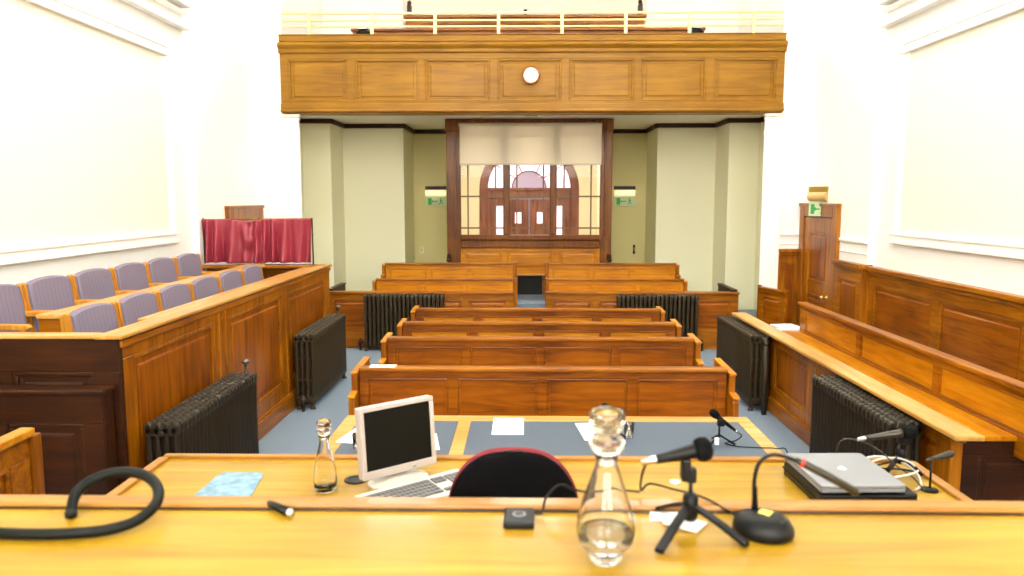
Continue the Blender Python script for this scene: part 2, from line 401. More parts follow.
# ------------------------------------------------------------ balcony
BY = 11.05
b0 = thing('balcony', 'golden oak panelled gallery balcony spanning the far end of the courtroom', 'balcony', (.08, BY, 3.34))
bx0, bx1 = -3.42, 3.58
Xp = lambda x: -3.419 + (x - 279) * .013804
rects = [(Xp(a) - bx0, Xp(b_) - bx0, 3.49, 4.07) for a, b_ in ((287, 347), (355, 419), (426, 491), (499, 563), (571, 636), (643, 708), (716, 778))]
panelling(b0, TM(bx0, BY), bx1 - bx0, 3.46, 4.15, rects, M['balX'], M['balX'], thick=.22, rec=.03, mould=.03, fname='parapet')
f = MB(); f.box(bx0, bx1, BY - .035, BY + .02, 3.36, 3.46); f.box(bx0, bx1, BY - .06, BY + .02, 3.345, 3.38); f.box(bx0, bx1, BY, BY + .32, 3.33, 3.46)
f.build('base_moulding', M['balX'], b0, bevel=.01)
f = MB(); f.prism([(BY + .1, 4.15), (BY - .02, 4.15), (BY - .028, 4.17), (BY - .03, 4.20), (BY - .06, 4.235), (BY - .07, 4.26), (BY - .06, 4.285), (BY - .015, 4.30), (BY + .1, 4.30)], bx0 - .015, bx1 + .015, 'x')
f.box(bx0, bx1, BY - .03, BY + .24, 4.30, 4.385); f.box(bx0 - .01, bx1 + .01, BY - .04, BY + .25, 4.385, 4.40)
f.build('cornice', M['balX'], b0, bevel=.01)
f = MB(); f.box(bx0 + .2, bx1 - .2, 11.15, 11.36, 3.40, 3.45); f.build('soffit_strip', M['trimwhite'], b0, bevel=.006)
rl = thing('gallery_railing', 'pale gold three bar railing along the top of the oak balcony', 'railing', (.08, BY + .08, 4.40))
f = MB(); rz_ = (4.70, 4.605, 4.52)
for z, r in zip(rz_, (.017, .013, .013)): f.tube([(bx0 + .02, BY + .08, z), (bx1 - .02, BY + .08, z)], r)
f.build('rail', M['paintbrass'], rl, smooth=True)
for i in range(8):
    x = Xp(308 + i * 63.9)
    f = MB(); f.box(x - .022, x + .022, BY + .055, BY + .105, 4.40, 4.685); f.box(x - .04, x + .04, BY + .04, BY + .12, 4.40, 4.415)
    f.build('post', M['paintbrass'], rl, bevel=.006)
# gallery seating
g1 = thing('gallery_pew', 'long low oak pew front just behind the gold gallery railing', 'pew', (.04, 12.6, 3.72))
panelling(g1, TM(-2.72, 12.6), 5.5, 3.72, 4.78, even(5.5, 6, .12, 3.9, 4.65), M['oakX'], M['panX'])
MB().box(-2.75, 2.82, 12.55, 12.75, 4.76, 4.80).build('cap_rail', M['oakX'], g1, bevel=.008)
MB().box(-2.72, 2.78, 12.65, 13.1, 4.1, 4.15).build('seat', M['oakX'], g1, bevel=.008)
g2 = thing('gallery_pew', 'tall oak pew with upright end posts at the back of the gallery', 'pew', (0, 14, 3.72))
panelling(g2, TM(-2.10, 14), 4.18, 3.72, 5.28, even(4.18, 5, .12, 4.2, 5.18), M['oakX'], M['panX'])
MB().box(-2.13, 2.11, 13.95, 14.12, 5.27, 5.32).build('cap_rail', M['oakX'], g2, bevel=.008)
for x in (-2.03, 2.0): MB().box(x - .035, x + .035, 13.96, 14.1, 5.3, 5.50).lathe([(.02, 0), (.04, .03), (.03, .07), (.005, .09)], x, 14.03, 5.5, 10).build('end_post', M['darkZ'], g2, bevel=.006)
MB().box(-.03, .03, 14.0, 14.06, 5.3, 5.42).build('centre_post', M['darkZ'], g2, bevel=.004)
for x, lb in ((-2.35, 'small black spotlight at the left end of the gallery pew'), (2.46, 'small black spotlight at the right end of the gallery pew')):
    s_ = thing('spotlight', lb, 'spotlight', (x, 11.6, 3.72))
    MB().box(-.02, .02, -.02, .02, 0, .78).build('stand', M['black'], s_, bevel=.003, local=True)
    MB().lathe([(.05, 0), (.11, .01), (.12, .05), (.08, .09), (.02, .11)], 0, 0, .76, 16).build('lamp_head', M['black'], s_, smooth=True, local=True)
    MB().box(-.07, .07, -.1, -.04, .85, .875).build('shade_flap', M['chrome'], s_, bevel=.004, local=True)
# clock
ck = thing('wall_clock', 'small round white faced clock on the middle of the oak balcony front', 'clock', (.08, BY, 3.84))
rot = Matrix.Translation((0, -.03, 0)) @ Matrix.Rotation(R(90), 4, 'X')
MB(rot).lathe([(.115, -.03), (.125, -.01), (.125, .02), (.105, .035), (.10, .02), (.10, -.03)], n=32).build('rim', M['oakX'], ck, smooth=True, local=True)
MB(rot).lathe([(.1, 0), (.1, .022), (.001, .024)], n=32).build('dial', M['clockface'], ck, local=True)
f = MB(); f.box(-.004, .004, -.062, -.057, 0, .06); f.box(0, .04, -.062, -.057, -.004, .004); f.build('clock_hands', M['greyplast'], ck, local=True)
sb = thing('ceiling_sensor', 'small black box fixed under the balcony above the window blind', 'sensor', (.085, 11.5, 3.48))
MB().box(-.1, .1, -.08, .08, -.14, 0).build('body', M['black'], sb, bevel=.01, local=True)
MB(Matrix.Translation((0, -.08, -.07)) @ Matrix.Rotation(R(90), 4, 'X')).lathe([(.035, 0), (.035, .012), (.02, .016)], n=14).build('lens', M['screen'], sb, local=True)

# ------------------------------------------------------------ interior window and foyer
wy = 13.3
win = struct(MB().box(-1.335, -1.10, wy, wy + .16, 0, 3.475).box(1.28, 1.476, wy, wy + .16, 0, 3.475).box(-1.35, -1.09, wy - .03, wy, 3.26, 3.475).box(1.27, 1.49, wy - .03, wy, 3.26, 3.475).box(-1.10, 1.28, wy, wy + .16, 3.385, 3.475)
  .box(-1.10, 1.28, wy, wy + .16, 1.42, 1.52).box(-1.10, 1.28, wy - .01, wy + .16, 1.29, 1.42).build('window_1', M['frameZ'], bevel=.012))
f = MB(); f.box(-1.20, -1.16, wy - .03, wy, 1.5, 3.40); f.box(1.34, 1.38, wy - .03, wy, 1.5, 3.40); f.box(-1.2, 1.38, wy - .03, wy, 3.385, 3.41)
f.box(-1.10, 1.28, wy - .03, wy, 1.44, 1.47); f.box(-1.10, 1.28, wy - .03, wy - .01, 1.30, 1.33)
f.build('moulding', M['frameZ'], win, bevel=.008)
for a, b_ in ((-.374, -.255), (.424, .542)):
    MB().box(a, b_, wy + .01, wy + .14, 1.52, 3.385).build('mullion', M['frameZ'], win, bevel=.02)
for a, b_ in ((-1.10, -.374), (-.255, .424), (.542, 1.28)):
    MB().box(a, b_, wy + .08, wy + .086, 1.52, 3.385).build('pane', M['pane'], win)
f = MB(); k = .013
for x in (-.976, -.505, -.139, .314, .665, 1.126): f.box(x - k, x + k, wy + .06, wy + .075, 1.52, 3.385)
for z in (2.176, 1.638, 3.22): f.box(-1.10, 1.28, wy + .058, wy + .073, z - k, z + k)
f.build('glazing_bar', M['lead'], win)
# panelled base under the window
wb = struct(bpy.data.objects.new('trim_8', None)); C.objects.link(wb)
panelling(wb, TM(-1.10, wy), 2.38, .83, 1.29, [(.06, .70, .93, 1.25), (.80, 1.58, .93, 1.25), (1.68, 2.32, .93, 1.25)], M['goldX'], M['goldX'], thick=.14)
MB().box(-.6, .8, wy - .10, wy + .1, .83, .855).build('shelf_edge', M['ledgeX'], wb, bevel=.006)
f = MB(); f.box(-1.10, -.13, wy, wy + .14, 0, .83); f.box(.31, 1.28, wy, wy + .14, 0, .83); f.build('base_board', M['oakX'], wb)
for x in (-1.30, 1.44):
    MB().prism([(wy - .16, 1.08), (wy, 1.08), (wy, 1.20), (wy - .05, 1.18), (wy - .10, 1.12), (wy - .16, 1.11)], x - .035, x + .035, 'x').build('bracket', M['darkX'], wb, bevel=.01)
tag(MB().box(-.125, .30, wy - .02, wy + .10, .5, .83).box(-.125, .30, wy - .03, wy - .02, .5, .52).build('shade_board', M['black_void'], bevel=.004), 'black board standing for the shade in the low recess at the end of the central aisle', 'board')  # black sheet in place of the shade inside the recess
# blind
bl = thing('roller_blind', 'cream roller blind pulled a third of the way down the interior window', 'blind', (.09, wy - .05, 3.39))
MB().tube([(-1.12, wy - .05, 3.375), (1.29, wy - .05, 3.375)], .03, 12).build('roller', M['offwhite'], bl, smooth=True)
MB().box(-1.10, 1.282, wy - .085, wy - .082, 2.705, 3.39).build('cloth', M['blind'], bl)
MB().box(-1.10, 1.282, wy - .092, wy - .075, 2.70, 2.725).build('bottom_bar', M['offwhite'], bl, bevel=.004)
# foyer beyond the window
fo = MB(); fo.box(-1.335, -1.29, 13.46, 15.4, 0, 3.56); fo.box(1.43, 1.476, 13.46, 15.4, 0, 3.56); fo.box(-1.62, -1.45, 15.6, 17.0, 0, 3.9); fo.box(1.60, 1.77, 15.6, 17.0, 0, 3.9)
struct(fo.build('wall_foyer_side', M['foyerwall']))
def arch_ring(cx, zc, ro, ri, y0, y1, zb, f, n=28):
    for sgn in (-1, 1):
        a, b_ = cx + sgn * ri, cx + sgn * ro; f.box(min(a, b_), max(a, b_), y0, y1, zb, zc)
    for i in range(n):
        a, c_ = pi * i / n, pi * (i + 1) / n
        f.prism([(cx + ri * cos(a), zc + ri * sin(a)), (cx + ro * cos(a), zc + ro * sin(a)), (cx + ro * cos(c_), zc + ro * sin(c_)), (cx + ri * cos(c_), zc + ri * sin(c_))], y0, y1, 'y')
ax = .09
fb = MB(); fb.box(-1.6, ax - 1.07, 16.95, 17.15, 0, 3.9); fb.box(ax + 1.07, 1.75, 16.95, 17.15, 0, 3.9); n = 24
for i in range(n):
    a, c_ = pi * i / n, pi * (i + 1) / n
    fb.prism([(ax + 1.07 * cos(a), 2.33 + 1.07 * sin(a)), (ax + 1.07 * cos(a), 3.9), (ax + 1.07 * cos(c_), 3.9), (ax + 1.07 * cos(c_), 2.33 + 1.07 * sin(c_))], 16.95, 17.15, 'y')
struct(fb.build('wall_foyer', M['foyerwall']))
struct(MB().box(-1.7, 1.85, 13.46, 17.2, 3.56, 3.7).build('ceiling_foyer', M['ceil']))
dr = struct(bpy.data.objects.new('door_3', None)); C.objects.link(dr)
f = MB(); arch_ring(ax, 2.33, 1.08, .90, 16.93, 17.08, 0, f); f.build('door_frame', M['foyerwood'], dr, bevel=.01)
f = MB(); f.box(ax - .9, ax + .9, 16.95, 17.07, 2.14, 2.36); f.box(ax - .93, ax + .93, 16.9, 17.0, 2.31, 2.37); f.build('transom', M['foyerwood'], dr, bevel=.01)
f = MB(); f.loft([[(ax + r * cos(pi * i / 24), 17.06, 2.36 + r * sin(pi * i / 24)) for i in range(25)] for r in (.36, .92)], closed=False); f.build('fan_light', M['foyerglass'], dr)
f = MB(); f.prism([(ax + .37 * cos(pi * i / 20), 2.36 + .37 * sin(pi * i / 20)) for i in range(21)], 17.04, 17.05, 'y'); f.build('lunette', M['foyerfan'], dr)
f = MB()
for q in (35, 65, 115, 145): f.tube([(ax + .37 * cos(R(q)), 17.03, 2.36 + .37 * sin(R(q))), (ax + .9 * cos(R(q)), 17.03, 2.36 + .9 * sin(R(q)))], .012, 6)
f.tube([(ax + .37 * cos(pi * i / 16), 17.03, 2.36 + .37 * sin(pi * i / 16)) for i in range(17)], .014, 6)
f.build('fan_bars', M['foyerwood'], dr)
for s_ in (-1, 1):
    for a, b_ in ((.46, .52), (.72, .90)):
        f = MB(); x0, x1 = sorted((ax + s_ * a, ax + s_ * b_)); f.box(x0, x1, 16.98, 17.06, 0, 2.14); f.build('jamb', M['foyerwood'], dr, bevel=.006)
    x0, x1 = sorted((ax + s_ * .52, ax + s_ * .72)); MB().box(x0, x1, 17.04, 17.05, .25, 1.98).build('sidelight', M['foyerglass'], dr)
    MB().box(x0, x1, 16.99, 17.06, 1.98, 2.14).box(x0, x1, 17.0, 17.06, 0, .25).build('sidelight_rail', M['foyerwood'], dr)
    lf = MB(); x0, x1 = sorted((ax + s_ * .01, ax + s_ * .46)); w_ = x1 - x0
    wx0, wx1 = sorted((ax + s_ * .17, ax + s_ * .31))
    lf.box(x0, wx0, 17.0, 17.05, 0, 2.12); lf.box(wx1, x1, 17.0, 17.05, 0, 2.12); lf.box(wx0, wx1, 17.0, 17.05, 0, 1.60); lf.box(wx0, wx1, 17.0, 17.05, 1.84, 2.12)
    lo = lf.build('door_leaf', M['foyerwood'], dr, bevel=.006)
    MB().box(wx0, wx1, 17.03, 17.04, 1.60, 1.84).build('pane', M['foyerglass'], lo)
    MB().box(wx0 - .02, wx1 + .02, 16.99, 17.0, .9, 1.40).box(wx0 - .02, wx1 + .02, 16.99, 17.0, .2, .8).build('raised_panel', M['foyerwood'], lo, bevel=.008)
fl = thing('foyer_lamp', 'square white ceiling lamp in the foyer beyond the interior window', 'ceiling light', (.08, 14.9, 3.56))
MB().box(-.55, .55, -.8, .8, -.06, 0).build('frame', M['trimwhite'], fl, bevel=.01, local=True)
MB().box(-.5, .5, -.75, .75, -.075, -.062).build('diffuser', emit('warm_lamp_diffuser', (255, 243, 222), 17.0), fl, local=True)

# exit signs
def exitsign(label, loc, rz, body, w=.42):
    t_ = thing('exit_sign', label, 'exit sign', loc, rz, None)
    f = MB(); f.box(-w / 2, w / 2, -.05, 0, .17, .24); f.build('housing', M['darkX'] if body == 'dark' else M['brass'], t_, bevel=.008, local=True)
    g = MB(); g.prism([(-.02 - .065 * cos(a), .11 + .065 * sin(a)) for a in [pi * 2 * i / 16 for i in range(16)]], -w / 2 + .01, w / 2 - .01, 'x')
    g.build('lamp_tube', M['tube'] if body == 'dark' else M['brassbox'], t_, local=True, smooth=False)
    MB().box(-w / 2, w / 2, -.028, -.018, -.15, .04).build('sign_plate', M['palegreen'], t_, bevel=.003, local=True)
    h = MB(); y0, y1 = -.034, -.028; k = w / .46
    h.box(-.17 * k, -.09 * k, y0, y1, -.12, .01)                 # doorway
    h.box(-.06 * k, .04 * k, y0, y1, -.065, -.045); h.prism([(-.06 * k, -.085), (-.06 * k, -.025), (-.09 * k, -.055)], y0, y1, 'y')   # arrow
    h.prism([(.10 * k + .014 * cos(a), .0 + .014 * sin(a)) for a in [pi * 2 * i / 10 for i in range(10)]], y0, y1, 'y')              # running figure
    h.prism([(.085 * k, -.02), (.115 * k, -.015), (.125 * k, -.07), (.095 * k, -.075)], y0, y1, 'y')
    h.prism([(.095 * k, -.07), (.115 * k, -.07), (.075 * k, -.12), (.06 * k, -.112)], y0, y1, 'y')
    h.prism([(.105 * k, -.07), (.125 * k, -.065), (.155 * k, -.10), (.145 * k, -.12)], y0, y1, 'y')
    h.prism([(.11 * k, -.02), (.115 * k, -.035), (.15 * k, -.05), (.15 * k, -.035)], y0, y1, 'y')
    h.build('pictogram', M['signink'] if body == 'dark' else M['green'], t_, local=True)
M['brassbox'] = plain('tan_lamp_cover', (206, 170, 110), .4)
exitsign('green exit sign under a lamp on the recess wall left of the window', (-1.755, 15.38, 2.14), 0, 'dark')
exitsign('green exit sign under a lamp on the recess wall right of the window', (1.95, 15.38, 2.14), 0, 'dark')
exitsign('tan lamp with pale green exit sign above the oak door on the right', (3.90, 10.4, 2.06), R(-60), 'tan', .3)
for x, z, lb, mt, w_, h_ in ((-2.05, 1.12, 'small cream light switch on the recess wall left of the window', M['cream'], .045, .07), (2.16, 1.14, 'small dark key hook on the recess wall right of the window', M['black'], .022, .09)):
    s_ = thing('wall_switch' if x < 0 else 'key_hook', lb, 'switch' if x < 0 else 'hook', (x, 15.4, z))
    MB().box(-w_, w_, -.02, 0, -h_, h_).build('plate', mt, s_, bevel=.006, local=True)
    MB().box(-w_ / 3, w_ / 3, -.035, -.02, -h_ / 3, h_ / 2).build('toggle', M['offwhite'] if x < 0 else M['brass'], s_, bevel=.003, local=True)

# ------------------------------------------------------------ doors and wainscot
def sidedoor(name, x, s, ya, yb, zt=2.06):
    d_ = struct(bpy.data.objects.new(name, None)); C.objects.link(d_)
    T = TM(x, ya, 0, R(90)) if s < 0 else TM(x, yb, 0, R(-90))     # local +x runs along the wall; face to the room
    # face looks -y in local; for right wall (s>0) face must look to -X
    w_ = yb - ya
    f = MB(T); fw = .16
    f.box(0, fw, -.05, .0, 0, zt); f.box(w_ - fw, w_, -.05, .0, 0, zt); f.box(fw, w_ - fw, -.05, .0, zt - .16, zt); f.box(-.01, w_ + .01, -.065, 0, zt - .02, zt + .02)
    f.build('architrave', M['oakZ'], d_, bevel=.01)
    lw = w_ - 2 * fw - .02
    T2 = T @ Matrix.Translation((fw + .01, -.03, 0))
    panelling(d_, T2, lw, .02, zt - .17, [(.16, lw - .16, .25, .85), (.16, lw - .16, 1.02, zt - .36)], M['oakZ'], M['panZ'], thick=.045, rec=.014, mould=.03, fname='door_leaf')
    k = MB(T @ Matrix.Translation((w_ - .26, -.03, .86)) @ Matrix.Rotation(R(90), 4, 'X'))
    if s < 0: k = MB(T @ Matrix.Translation((.26, -.03, .86)) @ Matrix.Rotation(R(90), 4, 'X'))
    k.lathe([(.03, 0), (.03, .006), (.012, .01), (.012, .04), (.03, .055), (.032, .075), (.015, .09), (.002, .092)], n=16); k.build('door_handle', M['brass'], d_, smooth=True)
sidedoor('door_1', XR2, 1, 9.80, 11.13); sidedoor('door_2', XL2, -1, 9.80, 11.13, 2.03)
def wains(parent, T, w_, n, zt=1.37, m=.14, mf='oakX', mp='panX'):
    panelling(parent, T, w_, 0, zt - .05, even(w_, n, m, .30, zt - .20), M[mf], M[mp], thick=.05, rec=.02, mould=.03)
    f = MB(T); f.box(-.01, w_ + .01, -.05, .05, zt - .05, zt); f.box(0, w_, -.025, .05, zt - .09, zt - .05); f.build('cap_rail', M[mf], parent, bevel=.01)
    f = MB(T); f.box(0, w_, -.02, .02, 0, .18); f.build('skirting', M[mf], parent, bevel=.008)
w1 = struct(bpy.data.objects.new('trim_9', None)); C.objects.link(w1)
wains(w1, TM(XR - .05, 8.99, 0, R(-90)), 7.2, 5, mf='oakY', mp='panY')
w2 = struct(bpy.data.objects.new('trim_10', None)); C.objects.link(w2)
wains(w2, TM(XR2 - .05, 9.80, 0, R(-90)), .80, 1, mf='oakY', mp='panZ', zt=1.385)
MB().box(3.885, 4.0, 8.965, 9.0, 0, 1.37).box(3.87, 4.0, 8.95, 9.0, 1.33, 1.385).build('corner_piece', M['oakZ'], w2, bevel=.006)
w3 = struct(bpy.data.objects.new('trim_11', None)); C.objects.link(w3)
wains(w3, TM(3.62, 11.10), .33, 1, m=.08, mf='oakZ', mp='panZ', zt=1.43)
w4 = struct(bpy.data.objects.new('trim_12', None)); C.objects.link(w4)
wains(w4, TM(XL + .05, -2.3, 0, R(90)), 6.6, 5, mf='oakY', mp='panY')

# ------------------------------------------------------------ pews
def pew(label, x0, x1, Y, zt, zb=0, n=4, group=None, mf='panX', mp='panX', deep=.30, ends=(1, 1), seat=True, name='courtroom_bench', low=.16):
    t_ = thing(name, label, 'bench', ((x0 + x1) / 2, Y, zb), 0, group)
    w_ = x1 - x0 - .1
    panelling(t_, TM(x0 + .05, Y), w_, zb + .02, zt - .03, even(w_, n, .07, zb + .18, zt - .085, .075), M[mf], M[mp], thick=.04, rec=.016, mould=.02, fname='back_frame', raised=False)
    MB().box(x0 + .05, x1 - .05, Y - .03, Y + .06, zt - .03, zt).build('cap_rail', M['oakX'], t_, bevel=.008)
    MB().box(x0 + .05, x1 - .05, Y + .04, Y + deep - .04, zt - .24, zt - .215).build('writing_shelf', M[mf], t_, bevel=.004)
    if seat:
        MB().box(x0 + .05, x1 - .05, Y - .20, Y, zb + .43, zb + .46).build('seat', M[mf], t_, bevel=.008)
    zl = zt - .20 if zt > .93 else zt - .19
    for i, x in enumerate((x0, x1 - .045)):
        if not ends[i]:
            MB().box(x, x + .055, Y - .03, Y + .12, zb, zt + .01).build('end_board', M['oakZ'], t_, bevel=.006); continue
        pr = [(Y - low, zb), (Y - low, zl - .03), (Y - low + .02, zl), (Y - .05, zl + .015), (Y - .05, zt - .046), (Y - .03, zt - .045), (Y + deep, zt - .03), (Y + deep, zb)]
        eb = MB().prism(pr, x, x + .045, 'x').build('end_board', M['oakZ'], t_, bevel=.007)
        c = MB().prism([(Y - .06, zt - .045), (Y - .06, zt - .027), (Y + deep + .01, zt - .012), (Y + deep + .01, zt - .03)], x - .003, x + .050, 'x')
        c.prism([(Y - low - .01, zl - .008), (Y - low - .01, zl + .012), (Y - .05, zl + .026), (Y - .05, zl + .006)], x - .003, x + .050, 'x')
        c.build('end_cap', M['goldY'], eb, bevel=.005)
    return t_
pew('long oak bench nearest the clerks table, front of the central rows', -1.265, 1.525, 5.57, .920, deep=.42)
pew('long oak bench second from the clerks table in the central rows', -1.25, 1.52, 6.66, .945)
pew('long oak bench third from the clerks table in the central rows', -1.245, 1.52, 7.50, .945, mp='goldX')  # golden panels put the light on this row into the wood colour
pew('long oak bench fourth from the clerks table, rearmost of the central rows', -1.25, 1.53, 8.44, .945, mp='goldX')  # same golden panels, light on the row carried by colour
pew('public bench left of the aisle, just behind the low partition', -2.33, -.125, 11.8, .92, .25, 3, ends=(1, 0), mf='goldX', mp='goldX', deep=.25)
pew('public bench right of the aisle, just behind the low partition', .312, 2.47, 11.8, .92, .25, 3, ends=(0, 1), mf='goldX', mp='goldX', deep=.25)
pew('public bench left of the aisle, against the window wall', -2.31, -.14, 12.5, 1.106, .25, 3, ends=(1, 0), mf='goldX', mp='goldX', deep=.25)
pew('public bench right of the aisle, against the window wall', .325, 2.48, 12.5, 1.106, .25, 3, ends=(0, 1), mf='goldX', mp='goldX', deep=.25)
# low partition
def partition(label, x0, x1, n):
    t_ = thing('partition', label, 'partition', ((x0 + x1) / 2, 11.0, 0))
    panelling(t_, TM(x0, 11.0), x1 - x0, 0, .79, [r for r in even(x1 - x0, n, .09, .27, .70)], M['oakX'], M['panX'], thick=.06, rec=.016)
    f = MB(); f.box(x0 - .01, x1 + .01, 10.97, 11.09, .79, .82); f.build('cap_rail', M['oakX'], t_, bevel=.008)
    MB().box(x0, x1, 10.985, 11.0, 0, .16).build('skirting', M['oakX'], t_, bevel=.006)
    return t_
pl = partition('low oak partition left of the central aisle behind a dark radiator', -2.85, -.16, 4)
pr_ = partition('low oak partition right of the central aisle behind a dark radiator', .30, 3.04, 4)
for p_, x in ((pl, -2.85), (pr_, 2.98)):
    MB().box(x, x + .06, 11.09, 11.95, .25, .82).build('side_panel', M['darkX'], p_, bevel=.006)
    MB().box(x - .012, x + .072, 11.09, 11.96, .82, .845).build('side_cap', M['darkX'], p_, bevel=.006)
gt = thing('gate', 'low oak panelled gate leaf standing ajar beside the white pilaster', 'gate', (3.34, 11.05, 0), R(-73))
panelling(gt, TM(3.34, 11.05, 0, R(-73)), .60, .06, .87, [(.08, .52, .2, .78)], M['oakX'], M['panX'], thick=.045)
MB(TM(3.34, 11.05, 0, R(-73))).box(-.01, .61, -.02, .06, .87, .90).build('cap_rail', M['oakX'], gt, bevel=.006)
MB(TM(3.34, 11.05, 0, R(-73))).box(-.04, 0, 0, .045, 0, .92).build('hinge_post', M['oakZ'], gt, bevel=.006)

# ------------------------------------------------------------ jury box
JX, JY0, JY1, JZ = -2.39, 4.46, 9.40, 1.35
jb = thing('jury_box', 'long raised oak jury box with pale worn ledge along the left wall', 'jury box', ((JX + XL) / 2, JY0, 0))
T = TM(JX, JY0, 0, R(90))
w_ = JY1 - JY0
panelling(jb, T, w_, .02, JZ - .04, [(.16, 1.40, .30, 1.20), (1.70, 3.04, .30, 1.20), (3.30, 4.74, .30, 1.20)], M['oakZ'], M['panZ'], thick=.06, rec=.022, mould=.035)
f = MB(T)
for u in (1.475, 1.60, 3.17): f.box(u, u + .025, -.012, .01, .16, JZ - .06)
f.build('stile_bead', M['oakZ'], jb, bevel=.004)
f = MB(T); f.box(0, w_, -.03, .02, 0, .16); f.box(0, w_, -.022, .02, .16, .18); f.build('skirting', M['oakY'], jb, bevel=.008)
f = MB(); f.box(JX - .13, JX + .035, JY0 - .03, JY1 + .02, JZ - .025, JZ); f.box(JX - .20, JX - .13, JY0 + .62, JY1, JZ - .02, JZ - .0)
f.build('side_ledge', M['jledgeY'], jb, bevel=.008)
f = MB(); f.box(JX, JX + .02, JY0, JY1, JZ - .08, JZ - .035); f.build('ledge_moulding', M['oakY'], jb, bevel=.008)
MB().box(XL + .02, JX - .13, JY0 - .03, JY0 + .09, JZ - .022, JZ).build('end_ledge', M['ledgeX'], jb, bevel=.008)
T = TM(XL + .02, JY0 - .014); wj = JX - XL - .02
je = MB()
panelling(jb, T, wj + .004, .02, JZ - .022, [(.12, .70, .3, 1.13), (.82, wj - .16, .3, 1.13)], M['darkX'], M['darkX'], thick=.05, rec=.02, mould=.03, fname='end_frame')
# floor tiers and rear ledge
f = MB(); f.box(XL + .02, JX - .06, JY0 + .06, JY1 - .06, .0, .55); f.box(XL + .02, -3.12, JY0 + .06, JY1 - .06, .55, .68); f.build('tier', M['carpet'], jb)
f = MB(); f.box(-3.17, -2.95, 4.92, 8.75, 1.37, 1.40); f.build('inner_shelf', M['ledgeY'], jb, bevel=.008)
f = MB(); f.box(-3.10, -3.05, 4.95, 8.72, .55, 1.37); f.build('inner_partition', M['oakY'], jb, bevel=.004)
f = MB(); f.box(-3.16, -2.96, 4.93, 4.95, 1.28, 1.37); f.build('shelf_end', M['oakX'], jb, bevel=.004)
T = TM(XL + .02, 9.18); panelling(jb, T, wj, .55, 1.36, even(wj, 2, .1, .7, 1.25), M['oakX'], M['panX'], thick=.06, fname='far_frame')
MB().box(XL + .02, JX - .1, 8.98, 9.26, 1.33, 1.365).build('far_ledge', M['oakX'], jb, bevel=.008)
# low dark cabinet in front
lc = thing('low_cabinet', 'low dark panelled cabinet against the near end of the jury box', 'cabinet', (-2.9, 4.34, 0))
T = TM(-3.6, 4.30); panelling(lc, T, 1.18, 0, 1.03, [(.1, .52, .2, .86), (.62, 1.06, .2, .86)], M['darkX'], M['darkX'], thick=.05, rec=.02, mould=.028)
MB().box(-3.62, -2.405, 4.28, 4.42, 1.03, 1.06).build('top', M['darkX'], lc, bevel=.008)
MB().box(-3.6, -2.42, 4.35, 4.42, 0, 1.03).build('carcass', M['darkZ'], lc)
# side desk end at far left
se = thing('side_screen', 'low oak panelled side screen at far left beside the judges desk', 'screen', (-2.30, 3.54, 0), R(-90))
T = TM(-2.30, 2.1, 0, R(90)); panelling(se, T, 1.36, 0, 1.05, [(.1, 1.22, .2, .95)], M['oakY'], M['panY'], thick=.06)
MB(T).box(-.01, 1.38, -.02, .05, 1.05, 1.09).build('cap_rail', M['goldY'], se, bevel=.008)
MB(T).box(1.36, 1.43, -.015, .05, 0, 1.05).build('corner_post', M['oakZ'], se, bevel=.006)

# ------------------------------------------------------------ jury chairs (face +X)
def make_chair():
    t_ = thing('jury_chair', '', 'chair', (0, 0, 0))
    n = 12
    def back(w, h0, h1, th, x):
        r1 = []; 
        prof = [(-w, h0), (w, h0)] + [(w * cos(pi * i / n), h1 - .05 + .05 * sin(pi * i / n) ** .7) for i in range(n + 1)]
        return prof
    def bl_(sc, xo):
        return [(xo + (z - .45) * -.14, y * sc, .45 + (z - .45) * (1 if sc == 1 else .985)) for y, z in back(.262, .47, .885, 0, 0)]
    b_ = MB(); b_.loft([bl_(.97, -.012), bl_(1, -.004), bl_(1, .016), bl_(.97, .03), bl_(.86, .036)]); b_.build('backrest', M['stripe'], t_, local=True, bevel=.006)
    s_ = MB(); rr = lambda i, z: [(-.02 + i, -.235 + i, z), (.43 - i, -.235 + i, z), (.43 - i, .235 - i, z), (-.02 + i, .235 - i, z)]
    s_.loft([rr(.01, .38), rr(0, .39), rr(0, .44), rr(.02, .46)]); s_.build('seat', M['stripe'], t_, local=True, bevel=.01)
    for sy in (-1, 1):
        y0, y1 = sorted((sy * .266, sy * .298))
        MB().prism([(-.06, 0), (.0, 0), (.02, .45), (-.03, .86), (-.05, .87), (-.09, .85), (-.06, .45)], y0, y1, 'y').build('side_post', M['chairwood'], t_, local=True, bevel=.006)
        y0, y1 = sorted((sy * .25, sy * .298))
        MB().prism([(-.03, .635), (.36, .625), (.38, .645), (.36, .665), (-.03, .67)], y0, y1, 'y').build('armrest', M['chairwood'], t_, local=True, bevel=.008)
        y0, y1 = sorted((sy * .262, sy * .292))
        MB().prism([(.33, 0), (.37, 0), (.35, .63), (.31, .63)], y0, y1, 'y').build('leg', M['chairwood'], t_, local=True, bevel=.005)
    MB().box(-.03, .36, -.243, .243, .33, .38).build('seat_frame', M['chairwood'], t_, local=True, bevel=.005)
    return t_
ordn = ['nearest', 'second nearest', 'third nearest', 'fourth nearest', 'fifth nearest', 'farthest']
ch = None
for i in range(6):
    for row, (x, y0, sp, z) in {'front': (-2.87, 4.82, .612, .55), 'back': (-3.54, 4.83, .605, .68)}.items():
        c = ch if ch is not None else None
        if ch is None: ch = make_chair(); c = ch
        else: c = copy_tree(ch)
        c.location = (x, y0 + sp * (i + .5), z)
        c['label'] = 'purple striped jury chair, %s of six in the %s' % (ordn[i], 'front row by the ledge' if row == 'front' else 'back row along the wall')
        c['group'] = 'striped chairs in the jury box, %s row' % row

